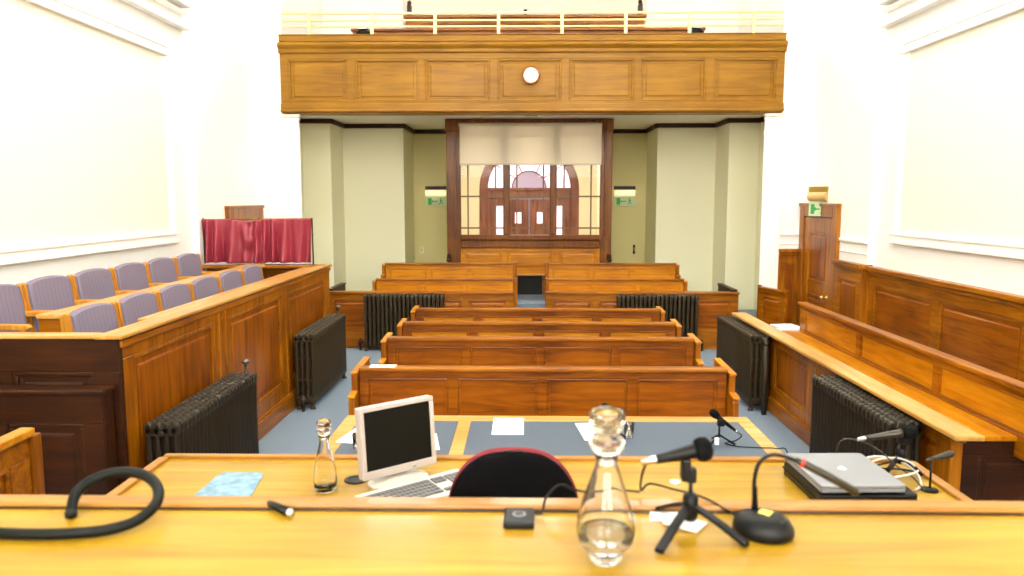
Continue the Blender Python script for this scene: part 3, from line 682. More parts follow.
# ------------------------------------------------------------ curtain on the far end of the jury box
cx0, cx1, cy_ = -3.79, -2.49, 9.08
cr = thing('curtain_rail', 'thin brass rail on short posts across the far end of the jury box', 'rail', ((cx0 + cx1) / 2, cy_, 1.365))
MB().tube([(cx0, cy_, 1.895), (cx1, cy_, 1.91)], .008).build('rail', M['oakX'], cr, smooth=True)
for x in (cx0 + .012, cx1 - .004): MB().tube([(x, cy_, 1.368), (x, cy_, 1.915)], .009).build('post', M['darkZ'], cr, smooth=True)
MB().box(cx0, cx1, cy_ - .05, cy_ - .03, 1.368, 1.385).build('lower_rail', M['chrome'], cr, bevel=.003)
f = MB(); nu, nv = 220, 30; rows = []
for j in range(nv + 1):
    v = j / nv; row = []
    for i in range(nu + 1):
        u = i / nu; sag = math.exp(-((u - .43) / .10) ** 2)
        top = 1.90 + .012 * u - .03 * sag; z = top + (1.395 - top) * v
        a = .014 + .022 * v
        wv = sin(u * 78 + 2 * sin(u * 9)) * (.6 - .3 * v) * .012 + a * 1.25 * sin(u * 62 + 2.2 * sin(u * 11) + 1.2 * v) + .02 * v * sin(u * 27 + 1 + 2 * v)
        sw = sag * .022 * sin(v * 9 + abs(u - .43) * 40) * (1 - v) ** .3
        row.append((cx0 + .006 + (cx1 - cx0 - .012) * u + .006 * sin(u * 60) * v, cy_ - .028 + wv * (1 - .5 * sag) + sw, z))
    rows.append(row)
f.loft(rows, closed=False)
cu = f.build('curtain', M['curtain'], smooth=True, solid=.004); tag(cu, 'gathered crimson curtain hanging from the rail at the far end of the jury box', 'curtain')

# ------------------------------------------------------------ radiators (along local +x, depth along +y)
def section_mesh(cols, mat, H=.78, D=.22, pitch=.06):
    f = MB(); cw = D / cols
    for c_ in range(cols):
        y = cw * (c_ + .5); a = cw * .36; b_ = pitch * .34; n = 8
        ring = lambda z, k=1: [(a_ * b_ * k, y + c2 * a * k, z) for a_, c2 in ((cos(2 * pi * i / n), sin(2 * pi * i / n)) for i in range(n))]
        f.loft([ring(.09), ring(H - .06)])
    for z0, z1 in ((.07, .13), (H - .085, H - .03)): f.box(-pitch * .36, pitch * .36, .01, D - .01, z0, z1)
    for c_ in range(cols):
        y = cw * (c_ + .5); q = cw * .43
        f.prism([(y - q, H - .07), (y - q, H - .022), (y - q * .55, H - .004), (y, H), (y + q * .55, H - .004), (y + q, H - .022), (y + q, H - .07)], -pitch * .36, pitch * .36, 'x')
    for z in (.1, H - .07): f.prism([(D / 2 + .022 * cos(2 * pi * i / 8), z + .022 * sin(2 * pi * i / 8)) for i in range(8)], -pitch / 2, pitch / 2, 'x')
    for z in (.3, .52):
        f.prism([(D * .12, z - .008), (D * .88, z - .008), (D * .88, z + .008), (D * .12, z + .008)], -pitch * .2, pitch * .2, 'x')
    bmesh.ops.recalc_face_normals(f.bm, faces=f.bm.faces)
    me = bpy.data.meshes.new('section'); f.bm.to_mesh(me); f.bm.free(); me.materials.append(mat); return me
SM = {}
def radiator(label, loc, rz, L, mat='iron', cols=4, valve=0, D=.22, H=.78, mirror=False, knob=True):
    t_ = thing('radiator', label, 'radiator', loc, rz); pitch = .06; n = round(L / pitch); key = (mat, cols, H)
    if key not in SM: SM[key] = section_mesh(cols, M[mat], H, D)
    for i in range(n):
        o = bpy.data.objects.new('section', SM[key]); C.objects.link(o); o.parent = t_; o.location = ((i + .5) * pitch, 0, 0)
        bv = o.modifiers.new('bevel', 'BEVEL'); bv.width = .006; bv.segments = 1; bv.limit_method = 'ANGLE'; bv.angle_limit = R(50)
    for x in (.03, n * pitch - .03):
        for y in (.04, D - .04): MB().lathe([(.03, 0), (.03, .015), (.015, .03), (.018, .09)], x, y, 0, 8).build('foot', M[mat], t_, local=True)
    ex = -.07 if valve == 0 else n * pitch + .07; s_ = 1 if valve == 0 else -1
    v = MB(); v.tube([(ex, D / 2, 0), (ex, D / 2, .17)], .016); v.tube([(ex, D / 2, .11), (ex + s_ * .09, D / 2, .11)], .018); v.lathe([(.03, 0), (.03, .05), (.015, .06)], ex, D / 2, .08, 10)
    v.build('valve', M[mat], t_, smooth=True, local=True)
    if knob:
        ex2 = n * pitch + .04 if valve == 0 else -.04
        v = MB(); v.tube([(ex2, D / 2, 0), (ex2, D / 2, H + .03)], .014); v.build('pipe', M[mat], t_, local=True, smooth=True)
        v = MB(); v.lathe([(.012, 0), (.014, .02), (.032, .03), (.034, .05), (.02, .06), (.002, .062)], ex2, D / 2, H + .03, 12); v.build('valve_knob', M['steel'], t_, smooth=True, local=True)
    return t_
radiator('dark cast iron radiator by the near part of the jury box', (-2.12, 4.58, 0), R(90), 1.44)
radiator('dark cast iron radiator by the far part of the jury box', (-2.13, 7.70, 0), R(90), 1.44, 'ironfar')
radiator('dark cast iron radiator by the near part of the right hand ledge', (2.24, 6.00, 0), R(-90), 1.32, knob=False)
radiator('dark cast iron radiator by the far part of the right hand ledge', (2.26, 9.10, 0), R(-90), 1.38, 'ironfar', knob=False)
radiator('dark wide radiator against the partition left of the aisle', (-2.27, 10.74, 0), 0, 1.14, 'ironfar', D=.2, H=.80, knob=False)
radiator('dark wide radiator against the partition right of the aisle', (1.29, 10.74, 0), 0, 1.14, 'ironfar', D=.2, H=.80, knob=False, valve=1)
rp = thing('radiator_pipe', 'dark heating pipe rising at the near end of the far right radiator', 'pipe', (2.39, 7.60, 0))
MB().tube([(0, 0, 0), (0, 0, .74)], .026, 12).build('riser', M['ironfar'], rp, smooth=True, local=True)
MB().tube([(0, 0, .70), (0, .0, .745), (0, .1, .755)], .03, 10).build('elbow', M['ironfar'], rp, smooth=True, local=True)

# ------------------------------------------------------------ right hand ledge and bench
RX, RZ = 2.50, .84
rb = thing('press_ledge', 'oak panelled box front with pale worn writing ledge on the right', 'ledge', (RX, 6.5, 0))
T = TM(RX, 8.90, 0, R(-90)); w_ = 8.90 - 4.44
panelling(rb, T, w_, .02, RZ - .035, even(w_, 4, .14, .24, .70, .2), M['oakZ'], M['panZ'], thick=.06, rec=.02, mould=.03)
MB(T).box(0, w_, -.025, .02, 0, .15).build('skirting', M['oakY'], rb, bevel=.008)
MB().box(2.385, 2.55, 4.21, 8.90, RZ - .03, RZ).build('ledge_top', M['ledgeY'], rb, bevel=.008)
MB().box(2.47, 2.5, 4.30, 8.90, RZ - .07, RZ - .03).build('ledge_moulding', M['oakY'], rb, bevel=.006)
MB().box(2.47, 2.54, 4.40, 4.44, 0, RZ - .03).build('end_panel', M['oakZ'], rb, bevel=.005)
rs = thing('wall_bench', 'long high backed bench with golden panels behind the ledge on the right', 'bench', (3.0, 6.5, 0))
MB().box(2.70, 3.06, 4.80, 8.60, .645, .68).build('seat', M['goldY'], rs, bevel=.008)
T = TM(3.05, 8.56, 0, R(-90)); L = 8.56 - 2.9
us = [(8.56 - b_, 8.56 - a, .70, .93) for a, b_ in ((7.09, 8.40), (5.74, 7.01), (4.4, 5.66), (3.0, 4.32))]
panelling(rs, T, L, .55, .975, us, M['oakY'], M['goldY'], thick=.05, rec=.016, mould=.0201, raised=False)
MB(T).box(-.01, L + .01, -.03, .07, .975, 1.01).build('cap_rail', M['oakY'], rs, bevel=.008)
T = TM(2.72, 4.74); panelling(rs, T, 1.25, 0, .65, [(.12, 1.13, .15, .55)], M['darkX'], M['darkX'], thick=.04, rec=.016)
MB().box(2.70, 3.95, 4.72, 4.86, .65, .682).build('end_cap', M['goldY'], rs, bevel=.006)
MB().box(2.72, 2.76, 4.78, 8.60, 0, .645).build('seat_front', M['oakY'], rs)
wp = thing('paper_stack', 'white papers left on the far end of the right hand bench', 'papers', (3.02, 8.78, .68))
st = MB().box(2.68, 3.3, 8.60, 9.05, .62, .655).build('small_shelf', M['oakX']); tag(st, 'small oak shelf at the far end of the right hand bench', 'shelf')
wp.location = (0, 0, 0); wp.matrix_basis = Matrix()
wp.location = (3.0, 8.80, .655); wp.matrix_basis = Matrix.Translation((3.0, 8.80, .655))
for k in range(3): MB(Matrix.Rotation(R(6 * k - 4), 4, 'Z')).box(-.13, .13, -.17, .17, .014 * k, .014 * k + .013).build('sheet_bundle', M['paper'], wp, local=True)

# ------------------------------------------------------------ clerks' table
ct = thing('clerks_table', 'wide oak table with blue grey leather inlays in front of the central benches', 'table', (.14, 4.25, 0))
tx0, tx1, ty0, ty1, tz = -1.14, 1.42, 3.30, 4.86, .76
MB().box(tx0, tx1, ty0, ty1, tz - .035, tz - .003).box(tx0, tx1, ty1 - .12, ty1, tz - .01, tz).box(tx0, tx0 + .095, ty0, ty1 - .12, tz - .01, tz).box(tx1 - .09, tx1, ty0, ty1 - .12, tz - .01, tz).box(-.415, -.335, ty0, ty1 - .12, tz - .01, tz).box(tx0, tx1, ty0, ty0 + .1, tz - .01, tz).build('tabletop', M['ledgeX'], ct, bevel=.003, seg=1)
for a, b_ in ((tx0 + .095, -.415), (-.335, tx1 - .09)):
    MB().box(a, b_, ty0 + .1, ty1 - .12, tz - .004, tz - .001).build('leather_inlay', M['leather'], ct)
MB().box(tx0 + .08, tx1 - .08, ty0 + .06, ty1 - .06, tz - .13, tz - .035).build('apron', M['oakX'], ct, bevel=.004)
for x in (tx0 + .07, tx1 - .15):
    for y in (ty0 + .05, ty1 - .13): MB().box(x, x + .08, y, y + .08, 0, tz - .035).build('leg', M['oakZ'], ct, bevel=.008)
def paper(label, x, y, z, w_, h_, rz, n=1):
    o = MB().box(-w_ / 2, w_ / 2, -h_ / 2, h_ / 2, .0005, .0015 + .001 * n).build('paper_sheet', M['paper']); o.location = (x, y, z); o.rotation_euler = (0, 0, R(rz))
    return tag(o, label, 'paper')
paper('white sheet lying angled at the left end of the clerks table', -.95, 4.42, tz, .21, .30, -12)
paper('white sheet overlapping another just behind the monitor on the clerks table', -.84, 4.50, tz + .003, .21, .30, 18)
paper('white sheet at the right of the monitor on the left inlay', -.60, 4.30, tz, .21, .30, 10)
paper('single white sheet squarely on the right inlay near its left edge', -.10, 4.62, tz, .19, .34, 0, 3)
paper('white sheet partly hidden behind the tall glass carafe on the right inlay', .42, 4.53, tz, .18, .34, 6)
paper('white sheet lying on top of the nearest long bench at its left end', -1.04, 5.585, .920, .19, .08, 1, 3)

# ------------------------------------------------------------ glassware
def tumbler(label, x, y, z, r=.032, h=.085):
    t_ = MB().lathe([(.0005, 0), (r * .8, 0), (r, h), (r * .95, h), (r * .76, .008), (.0005, .008)], n=24, cap=True).build('tumbler', M['glass'], smooth=True); t_.location = (x, y, z)
    return tag(t_, label, 'glass')
tumbler('small clear tumbler on the clerks table beside the left sheets', -.93, 4.19, tz)
tumbler('small clear tumbler on the clerks table right of the carafe', .61, 4.42, tz)
def bottle(name, label, loc, prof, inner, wz, lid, wd=1.1):
    t_ = thing(name, label, 'bottle', loc)
    prof, inner, lid = [[(r * wd, z) for r, z in q] for q in (prof, inner, lid)]
    f = MB(); f.lathe(prof + inner[::-1], n=40); f.build('glass_body', M['glass'], t_, smooth=True, local=True)
    wp_ = [(r + .0007, z) for r, z in inner if z <= wz]; wp_ = [(.001, wp_[0][1] + .001)] + wp_[0:]
    wp_[1] = (wp_[1][0], wp_[1][1] + .001)
    f = MB(); f.lathe(wp_ + [(.001, wp_[-1][1] + .0005)], n=40); f.build('water', M['water'], t_, smooth=True, local=True)
    f = MB(); f.lathe(lid, n=32); f.build('stopper', M['glass'], t_, smooth=True, local=True)
    return t_
bottle('glass_carafe', 'tall clear glass carafe with bulbous glass stopper on the near desk', (.153, 1.40, 1.47),
  [(.001, 0), (.024, .0), (.028, .006), (.030, .018), (.046, .038), (.0505, .060), (.049, .082), (.040, .118), (.030, .150), (.0215, .178), (.018, .195), (.0195, .205), (.0195, .210)],
  [(.001, .016), (.022, .020), (.040, .040), (.0465, .060), (.045, .082), (.0365, .118), (.027, .150), (.019, .178), (.0155, .195), (.017, .210)], .066,
  [(.001, .186), (.012, .188), (.0145, .205), (.022, .212), (.029, .222), (.0305, .232), (.024, .242), (.020, .246), (.026, .256), (.030, .270), (.0305, .283), (.028, .290), (.024, .286), (.023, .274), (.016, .262), (.001, .258)])
D2 = 1.06
bottle('water_bottle', 'clear glass water bottle with glass stopper left of the monitor', (-.748, 2.80, D2),
  [(.001, 0), (.034, 0), (.038, .006), (.040, .04), (.037, .085), (.029, .125), (.020, .165), (.0165, .19), (.017, .205), (.020, .208), (.020, .212)],
  [(.001, .010), (.033, .012), (.036, .04), (.033, .085), (.0255, .125), (.0168, .165), (.0135, .19), (.015, .212)], .036,
  [(.001, .195), (.011, .197), (.0125, .212), (.020, .218), (.0245, .228), (.021, .238), (.0185, .241), (.024, .252), (.0235, .264), (.015, .272), (.001, .274)])

# ------------------------------------------------------------ middle desk
D2 = 1.06
cdsk = thing('clerk_desk', 'pale polished oak desk with raised rim below the judges desk', 'desk', (.03, 2.9, 0))
dx0, dx1, dy0, dy1 = -1.52, 1.60, 2.52, 3.16
MB().box(dx0, dx1, dy0, dy1, D2 - .04, D2).build('desktop', M['deskX'], cdsk, bevel=.003)
f = MB(); f.box(dx0, dx1, dy1 - .025, dy1 + .01, D2 - .045, D2 + .014); f.build('far_rim', M['rimX'], cdsk, bevel=.004)
for x in (dx0 - .01, dx1 - .03): MB().box(x, x + .04, dy0, dy1 - .035, D2 - .045, D2 + .014).build('side_rim', M['rimY'], cdsk, bevel=.004)
T = TM(dx1 - .06, dy1 - .04, 0, pi); panelling(cdsk, T, dx1 - dx0 - .12, .0, D2 - .05, even(dx1 - dx0 - .12, 4, .12, .2, .9), M['oakX'], M['panX'], thick=.04, fname='front_frame')
for x in (dx0 + .03, dx1 - .09): MB().box(x, x + .04, dy0 + .03, dy1 - .06, .34, D2 - .04).build('side_panel', M['oakZ'], cdsk, bevel=.003)
# judge's desk
ZN = 1.47
nd = thing('judges_desk', 'long pale polished oak desk in the foreground with raised far rim', 'desk', (0, 1.2, .72))
MB().box(-2.15, 2.15, .72, 1.628, ZN - .05, ZN).build('desktop', M['deskX'], nd, bevel=.003)
MB().box(-2.15, 2.15, 1.628, 1.678, ZN - .06, ZN + .013).build('far_rim', M['rimX'], nd, bevel=.006)
MB().box(-2.15, 2.15, 1.621, 1.628, ZN - .0, ZN + .005).build('rim_shadow_line', M['darkX'], nd, bevel=.002)  # dark strip drawn as the shadow line along the rim
T = TM(2.1, 1.67, 0, pi); panelling(nd, T, 4.2, .34, ZN - .06, even(4.2, 5, .12, .55, 1.25), M['oakX'], M['panX'], thick=.04, fname='front_frame')
for x in (-2.08, -.9, .9, 2.04): MB().box(x, x + .04, .8,1.62,.72,ZN-.05).build('side_panel', M['oakZ'], nd, bevel=.003)

# office chair
oc = thing('office_chair', 'black office chair with crimson piped backrest behind the clerk desk', 'chair', (-.035, 2.40, .34))
def sq(w, h, y, cz, n=40, e=3.2, bend=.10):
    out = []
    for i in range(n):
        a = 2 * pi * i / n; c, s_ = cos(a), sin(a)
        x = w * (abs(c) ** (2 / e)) * (1 if c > 0 else -1); z = h * (abs(s_) ** (2 / e)) * (1 if s_ > 0 else -1)
        k = 1 - .14 * max(0, z / h) ** 2
        out.append((x * k, y - bend * (x / .24) ** 2 * -.5 * -1, cz + z))
    return out
f = MB(); f.loft([sq(.18, .205, -.04, .77), sq(.206, .238, -.034, .77), sq(.213, .246, -.02, .77), sq(.212, .245, -.008, .77)]); f.build('back_shell', M['blackfab'], oc, smooth=True, local=True, sub=1)
f = MB(); f.loft([sq(.211, .244, -.008, .77), sq(.2145, .249, -.002, .77), sq(.216, .2505, .012, .77), sq(.205, .236, .038, .77), sq(.17, .19, .05, .77)]); f.build('back_cushion', M['red'], oc, smooth=True, local=True, sub=1)
f = MB(); f.loft([[(x, z - .76 + .2, .43) for x, y, z in sq(.2, .2, 0, .76)], [(x * 1.1, (z - .76) * 1.1 + .2, .45) for x, y, z in sq(.2, .2, 0, .76)], [(x * 1.1, (z - .76) * 1.1 + .2, .49) for x, y, z in sq(.2, .2, 0, .76)], [(x, z - .76 + .2, .51) for x, y, z in sq(.2, .2, 0, .76)]])
f.build('seat', M['red'], oc, smooth=True, local=True)
MB().tube([(0, .2, .43), (0, .02, .40), (0, -.06, .45), (0, -.045, .62)], .02).build('back_bar', M['black'], oc, smooth=True, local=True)
MB().tube([(0, .2, .08), (0, .2, .43)], .03, 12).build('gas_column', M['black'], oc, smooth=True, local=True)
for k in range(5):
    a = 2 * pi * k / 5 + .3; f = MB(); f.tube([(0, .2, .10), (.26 * cos(a), .2 + .26 * sin(a), .065)], [.025, .015]); l = f.build('leg', M['black'], oc, smooth=True, local=True)
    g = MB(Matrix.Translation((.26 * cos(a) - .012, .2 + .26 * sin(a), .027)) @ Matrix.Rotation(R(90), 4, 'Y')); g.lathe([(.026, 0), (.026, .024)], n=12); g.build('caster', M['black'], l, local=True)
MB().box(-.035, .03, -.012, .03, .99, 1.012).build('back_clip', M['black'], oc, bevel=.004, local=True)

# ------------------------------------------------------------ computer
ma = R(39.7)
mt = thing('computer_monitor', 'warm grey flat computer monitor with dark screen on the middle desk', 'monitor', (-.495, 2.905, D2), ma)
tl = Matrix.Translation((0, -.015, .176)) @ Matrix.Rotation(R(-5), 4, 'X')
f = MB(tl); W2, H2, k = .162, .136, .018
f.box(-W2, W2, 0, .035, -H2, H2); f.box(-.12, .12, .035, .06, -.09, .09); f.build('casing', M['greyplast'], mt, bevel=.006, local=True)
f = MB(tl); f.box(-W2, W2, -.008, 0, H2 - k, H2); f.box(-W2, W2, -.008, 0, -H2, -H2 + .030); f.box(-W2, -W2 + k, -.008, 0, -H2 + .03, H2 - k); f.box(W2 - k, W2, -.008, 0, -H2 + .03, H2 - k); f.build('bezel', M['greyplast'], mt, bevel=.003, local=True)
MB(tl).box(-W2 + k, W2 - k, -.002, 0, -H2 + .03, H2 - k).build('screen', M['screen'], mt, local=True)
f = MB(); f.box(-.045, .045, .0, .03, .01, .12); f.build('neck', M['offwhite'], mt, bevel=.008, local=True)
f = MB(); f.loft([[(.125 * k_ * cos(a), -.01 + .085 * k_ * sin(a), z) for a in [2 * pi * i / 32 for i in range(32)]] for k_, z in ((1, 0), (1, .010), (.85, .018), (.35, .026))]); f.build('base', M['offwhite'], mt, smooth=False, bevel=.002, local=True)
MB(tl).box(.05, .065, -.0095, -.008, -H2 + .010, -H2 + .014).build('power_button', M['chrome'], mt, local=True)
kb = thing('keyboard', 'white keyboard with grey keys in front of the monitor', 'keyboard', (-.385, 2.755, D2), ma)
f = MB(); f.prism([(-.085, 0), (.085, 0), (.085, .028), (-.085, .012)], -.225, .225, 'x'); f.build('keyboard_case', M['offwhite'], kb, bevel=.004, local=True)
def keys(x0, x1, n, rows_, y0=-.062, y1=.052):
    f = MB(); dx = (x1 - x0) / n; dy = (y1 - y0) / rows_
    for r_ in range(rows_):
        for c_ in range(n):
            a = x0 + c_ * dx; b_ = y0 + r_ * dy; z = .012 + (b_ + .085) * .094
            f.box(a + .0015, a + dx - .0015, b_ + .0015, b_ + dy - .0015, z, z + .008)
    return f
keys(-.213, .065, 15, 5).build('letter_keys', M['keygrey'], kb, local=True); keys(.135, .213, 4, 5).build('number_keys', M['keygrey'], kb, local=True)
keys(.075, .127, 3, 2, .01, .052).build('edit_keys', M['keygrey'], kb, local=True); keys(.075, .127, 3, 1, -.062, -.04).build('arrow_keys', M['keygrey'], kb, local=True)
gr = thing('cable_grommet', 'round black cable hole ring in the middle desk left of the monitor', 'grommet', (-.655, 2.90, D2))
MB().lathe([(.045, 0), (.045, .005), (.032, .006), (.030, .001)], n=28).build('ring', M['black'], gr, local=True, smooth=True)
MB().lathe([(.029, .001), (.026, .003)], n=20).build('cover', M['black'], gr, local=True)
cs = MB(); pts = []
for a, b_ in ((-1.195, 2.705), (-1.02, 2.705), (-1.005, 2.74), (-1.035, 2.955), (-1.06, 2.972), (-1.19, 2.972), (-1.21, 2.95), (-1.215, 2.73)): pts.append((a, b_))
cs.prism(pts, D2 + .0005, D2 + .004, 'z'); tag(cs.build('blue_card', M['bluecard'], bevel=.001), 'pale blue mottled plastic card lying on the left of the middle desk', 'card')

# laptop on black case
la = thing('laptop', 'closed silver laptop with a white fruit logo on the right of the middle desk', 'laptop', (1.19, 2.83, D2 + .058), R(2))
f = MB(); 
def rrect(w, h, r, n=5):
    o_ = []
    for cx_, cy2, a0 in ((w - r, h - r, 0), (-w + r, h - r, 90), (-w + r, -h + r, 180), (w - r, -h + r, 270)):
        for i in range(n + 1): a = R(a0 + 90 * i / n); o_.append((cx_ + r * cos(a), cy2 + r * sin(a)))
    return o_
MB().prism(rrect(.152, .178, .012), 0, .014, 'z').build('base_shell', M['silver'], la, bevel=.003, local=True)
MB().prism(rrect(.152, .178, .012), .0155, .026, 'z').build('lid', M['silver'], la, bevel=.003, local=True)
f = MB(); n = 28; ap = []
for i in range(n):
    a = 2 * pi * i / n; r = .017 * (1 - .10 * abs(cos(a * 1)) ** 8); x, y = r * cos(a), r * .95 * sin(a)
    if y > .010: y -= .003 * math.exp(-(x / .004) ** 2)
    if x > .008: x -= .0045 * math.exp(-(y / .0055) ** 2)
    ap.append((x, y))
f.prism(ap, .0258, .0268, 'z'); f.prism([(0, .018), (.005, .019), (.007, .026), (.002, .024)], .0258, .0268, 'z')
f.build('logo', M['paper'], la, local=True)
lk = thing('black_case', 'flat black case under the silver laptop', 'case', (1.21, 2.83, D2), R(2))
MB().prism(rrect(.175, .185, .02), 0, .052, 'z').build('shell', M['black'], lk, bevel=.006, local=True)
MB().box(-.176, .176, -.187, .187, .024, .028).build('seam', M['blackmat'], lk, local=True)

# ------------------------------------------------------------ microphones
def mic(parent, head, tail, r=1.0, mb='black'):
    h, t2 = Vector(head), Vector(tail); d = (h - t2); L_ = d.length; d.normalize()
    P = lambda k: tuple(t2 + d * L_ * k)
    MB().tube([P(0), P(.12), P(.3), P(.62), P(.72)], [.009 * r, .010 * r, .012 * r, .015 * r, .018 * r], 14).build('mic_body', M[mb], parent, smooth=True)
    MB().tube([P(.70), P(.74), P(.82), P(.92), P(.98), P(1.0)], [.019 * r, .023 * r, .0255 * r, .0235 * r, .014 * r, .002 * r], 16).build('mic_head', M['blackmat'], parent, smooth=True)
    q = tuple(t2 - d * .03); MB().tube([q, P(-.02), P(.02)], [.006 * r, .009 * r, .0095 * r], 10).build('mic_plug', M['chrome'], parent, smooth=True)
m1 = thing('tripod_microphone', 'black microphone on a small tripod at the right of the near desk', 'microphone', (.343, 1.548, ZN))
mic(m1, (.386, 1.552, 1.642), (.268, 1.545, 1.617), 1.0)
MB().tube([(.343, 1.548, 1.49), (.343, 1.548, 1.595)], .0045).build('stem', M['black'], m1, smooth=True)
MB().lathe([(.013, 0), (.016, .01), (.016, .05), (.010, .058)], .343, 1.548, 1.488, 14).build('hub', M['black'], m1, smooth=True)
MB().box(.333, .353, 1.538, 1.558, 1.568, 1.60).box(.322, .340, 1.532, 1.562, 1.573, 1.62).build('clip', M['black'], m1, bevel=.004)
MB().lathe([(.009, 0), (.009, .004)], .310, 1.545, 1.567, 12).build('clip_screw', M['chrome'], m1)
for fx, fy in ((.258, 1.425), (.436, 1.455), (.292, 1.635)):
    v = Vector((fx - .343, fy - 1.548, 0)); p0 = Vector((.343, 1.548, 1.522)); p1 = Vector((fx, fy, ZN + .006)); dd = v.normalized(); si = Vector((-dd.y, dd.x, 0)) * .0095
    f = MB(); f.loft([[tuple(p + si + Vector((0, 0, .005))), tuple(p - si + Vector((0, 0, .005))), tuple(p - si - Vector((0, 0, .004))), tuple(p + si - Vector((0, 0, .004)))] for p in (p0, p0.lerp(p1, .5) + Vector((0, 0, .003)), p1)])
    f.build('leg', M['black'], m1, bevel=.002)
cb_ = MB().tube(smoothpath([(.262, 1.545, 1.616), (.252, 1.565, 1.60), (.252, 1.62, 1.55), (.265, 1.70, 1.492), (.29, 1.735, 1.494), (.34, 1.70, 1.494), (.40, 1.66, 1.490), (.455, 1.60, 1.474), (.47, 1.58, 1.474)]), .0028, 6).build('microphone_cable', M['black'], smooth=True)
tag(cb_, 'thin black cable looping from the tripod microphone over the near desk rim', 'cable')
paper('white leaflet lying under the tripod microphone on the near desk', .312, 1.600, ZN, .085, .05, -10, 2)
paper('second white leaflet peeking out from under the tripod microphone', .335, 1.560, ZN + .003, .075, .055, -35, 2)
m2 = thing('gooseneck_microphone', 'black gooseneck microphone with domed base on the near desk', 'microphone', (.482, 1.525, ZN))
bm_ = Matrix.Translation((.487, 1.525, ZN)) @ Matrix.Rotation(R(-38), 4, 'Z')
MB(bm_).loft([[(.062 * k_ * cos(a), .054 * k_ * sin(a), z) for a in [2 * pi * i / 32 for i in range(32)]] for k_, z in ((.96, 0), (1, .008), (.98, .019), (.84, .033), (.56, .042), (.2, .046))]).build('base', M['black'], m2, smooth=True)
MB(bm_).box(-.008, .016, -.012, .012, .043, .0462).build('sticker', M['yellow'], m2)
MB(bm_).box(.026, .044, -.016, .010, .030, .0385).build('switch', M['iron'], m2, bevel=.003)
gp_ = smoothpath([(.474, 1.54, 1.49), (.474, 1.55, 1.53), (.474, 1.55, 1.58), (.484, 1.55, 1.612), (.51, 1.55, 1.627), (.55, 1.548, 1.618), (.60, 1.545, 1.594)])
MB().tube([(.474, 1.54, 1.495), (.474, 1.548, 1.56)], [.008, .005], 12).build('neck_sleeve', M['blackmat'], m2, smooth=True)
MB().tube(gp_, .0042, 10).build('gooseneck', M['black'], m2, smooth=True)
MB().tube([(.555, 1.548, 1.617), (.575, 1.547, 1.608), (.62, 1.544, 1.585), (.678, 1.54, 1.553), (.684, 1.54, 1.549)], [.006, .0078, .0085, .0085, .003], 14).build('mic_tip', M['iron'], m2, smooth=True)
MB().tube([(.566, 1.5475, 1.612), (.571, 1.547, 1.6095)], .0086, 14).build('red_ring', M['redring'], m2, smooth=True)
def tablemic(label, x, y, flip=1):
    t_ = thing('table_microphone', label, 'microphone', (x, y, tz))
    mic(t_, (x - .055 * flip, y, .955), (x + .095 * flip, y + .01, .835), .9)
    MB().tube([(x, y, .80), (x, y, .895)], .006).build('stem', M['black'], t_, smooth=True)
    MB().box(x - .012, x + .028, y - .012, y + .018, .865, .905).build('clip', M['black'], t_, bevel=.004)
    for a in (100, 220, 340): MB().tube([(x, y, .815), (x + .09 * cos(R(a)), y + .09 * sin(R(a)), tz + .007)], .006).build('leg', M['black'], t_, smooth=True)
    MB().box(x - .035, x - .012, y - .05, y - .035, tz + .01, tz + .05).build('tag', M['paper'], t_, bevel=.002)
    return t_
tablemic('small tripod microphone on the right end of the clerks table', 1.105, 4.30)
tablemic('small tripod microphone standing behind the tall carafe on the clerks table', .505, 4.42, 1)
tag(MB().tube(smoothpath([(1.205, 4.31, .83), (1.24, 4.33, .80), (1.21, 4.34, .768), (1.14, 4.30, .766), (1.20, 4.24, .766), (1.32, 4.22, .766), (1.40, 4.20, .768), (1.455, 4.18, .74), (1.46, 4.17, .4), (1.46, 4.16, .01)]), .0035, 6).build('microphone_cable', M['black'], smooth=True), 'thin black cable from the table microphone over the right table edge', 'cable')
# cluster at the right of the middle desk
m3 = thing('tripod_microphone', 'grey bodied microphone on a dark tripod beyond the silver laptop', 'microphone', (1.47, 3.02, D2))
mic(m3, (1.545, 2.99, 1.243), (1.345, 3.0, 1.207), 1.05, 'iron')
MB().tube([(1.50, 3.02, 1.12), (1.50, 3.0, 1.215)], .012).build('stem', M['black'], m3, smooth=True)
MB().lathe([(.016, 0), (.02, .02), (.02, .06), (.012, .07)], 1.50, 3.02, 1.10, 14).build('hub', M['black'], m3, smooth=True)
MB().box(1.48, 1.52, 2.99, 3.03, 1.185, 1.225).build('clip', M['black'], m3, bevel=.004)
for a in (80, 200, 320): MB().tube([(1.50, 3.02, 1.14), (1.50 + .075 * cos(R(a)), 3.02 + .09 * sin(R(a)), D2 + .009)], .009).build('leg', M['black'], m3, smooth=True)
m4 = thing('stand_microphone', 'slim grey microphone on a thin upright pole at the right end of the middle desk', 'microphone', (1.52, 2.83, D2))
MB().tube([(1.52, 2.83, D2 + .01), (1.52, 2.83, 1.19)], .004).build('pole', M['black'], m4, smooth=True)
MB().lathe([(.03, 0), (.03, .006), (.006, .012)], 1.52, 2.83, D2, 16).build('base', M['black'], m4, smooth=True)
MB().tube([(1.50, 2.83, 1.178), (1.545, 2.84, 1.186), (1.575, 2.845, 1.190), (1.60, 2.85, 1.195), (1.615, 2.85, 1.197)], [.005, .008, .013, .014, .004], 12).build('mic_body', M['iron'], m4, smooth=True)
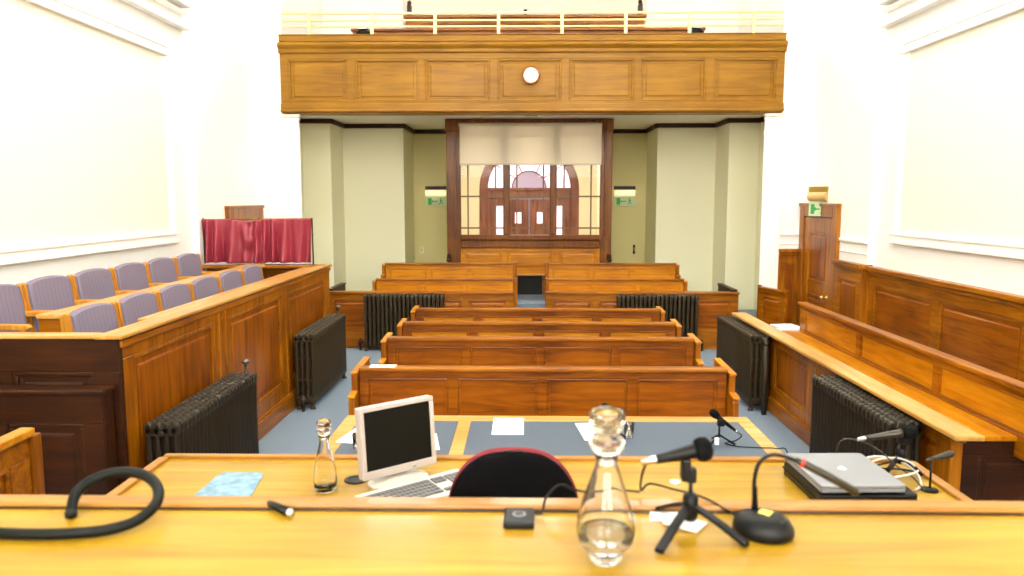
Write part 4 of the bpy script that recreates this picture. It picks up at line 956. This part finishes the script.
for k, (lb, mt_, r) in enumerate((('outer loop of grey cable coiled right of the laptop', 'cablegrey', .0048), ('inner loop of white cable coiled right of the laptop', 'offwhite', .0042), ('dark loop of cable lying over the grey coil', 'black', .0035), ('thin dark cable arching behind the laptop lid', 'iron', .003))):
    p = []
    if k < 3:
        for i in range(26):
            a = R(-60 + 330 * i / 25) + k; rx, ry = (.115 - .022 * k), (.13 - .02 * k)
            p.append((1.405 + .01 * k + rx * cos(a), 2.93 + ry * sin(a), D2 + .006 + .012 * k + .03 * (1 + sin(a * 1.3 + k)) * .8))
    else: p = smoothpath([(1.25, 3.05, D2 + .01), (1.27, 3.06, 1.17), (1.33, 3.05, 1.185), (1.40, 3.0, 1.16), (1.44, 2.93, 1.12), (1.47, 2.86, 1.10), (1.49, 2.80, D2 + .004)])
    tag(MB().tube(p, r, 8).build('coiled_cable', M[mt_], smooth=True), lb, 'cable')
tag(MB().box(1.40, 1.46, 2.66, 2.70, D2, D2 + .012).build('white_adapter', M['offwhite'], bevel=.004), 'small white cable adapter below the cable coil on the middle desk', 'adapter')

# ------------------------------------------------------------ things on the near desk
hp = smoothpath([(-.968, 1.575, 1.482), (-.975, 1.60, 1.505), (-.972, 1.63, 1.520), (-.948, 1.655, 1.532), (-.905, 1.665, 1.540), (-.845, 1.65, 1.539), (-.797, 1.61, 1.528), (-.778, 1.565, 1.510), (-.795, 1.52, 1.492), (-.835, 1.493, 1.484), (-.90, 1.474, 1.4825), (-1.0, 1.468, 1.4825), (-1.12, 1.478, 1.4825), (-1.35, 1.50, 1.4825), (-1.6, 1.52, 1.4825)], 8)
hz = thing('flexible_hose', 'thick black flexible hose curling in a loop on the near desk', 'hose', (-1.0, 1.5, ZN))
MB().tube(hp, .0115, 12).build('tube', M['hose'], hz, smooth=True)
MB().tube([hp[0] - Vector((0, 0, .008)), hp[0], hp[1]], [.0125, .0130, .0122], 12).build('end_cap', M['black'], hz, smooth=True)
pg = thing('cable_plug', 'short black cable plug with silver tip on the near desk', 'plug', (-.53, 1.61, ZN))
MB().tube([(-.563, 1.637, ZN + .010), (-.545, 1.622, ZN + .011), (-.51, 1.594, ZN + .010)], [.0075, .0095, .0095], 12).build('barrel', M['black'], pg, smooth=True)
MB().tube([(-.51, 1.594, ZN + .010), (-.497, 1.583, ZN + .010)], .0082, 12).build('tip', M['chrome'], pg, smooth=True)
bb = thing('push_button_box', 'small square black push button box with silver centre by the desk rim', 'button box', (-.011, 1.572, ZN), R(-1))
MB().box(-.032, .032, -.040, .040, 0, .016).build('box', M['black'], bb, bevel=.004, local=True)
MB().lathe([(.014, .016), (.014, .019), (.011, .0195), (.010, .018)], n=20).build('button_ring', M['silver'], bb, local=True)
MB().lathe([(.0095, .016), (.0095, .0205), (.001, .021)], n=20).build('button', M['iron'], bb, local=True)
tag(MB().tube(smoothpath([(.022, 1.60, 1.478), (.038, 1.60, 1.48), (.047, 1.615, 1.507), (.078, 1.635, 1.528), (.115, 1.65, 1.51), (.165, 1.68, 1.493), (.21, 1.70, 1.492), (.26, 1.69, 1.492)]), .0028, 6).build('button_cable', M['black'], smooth=True), 'thin black cable arching from the push button box behind the carafe', 'cable')
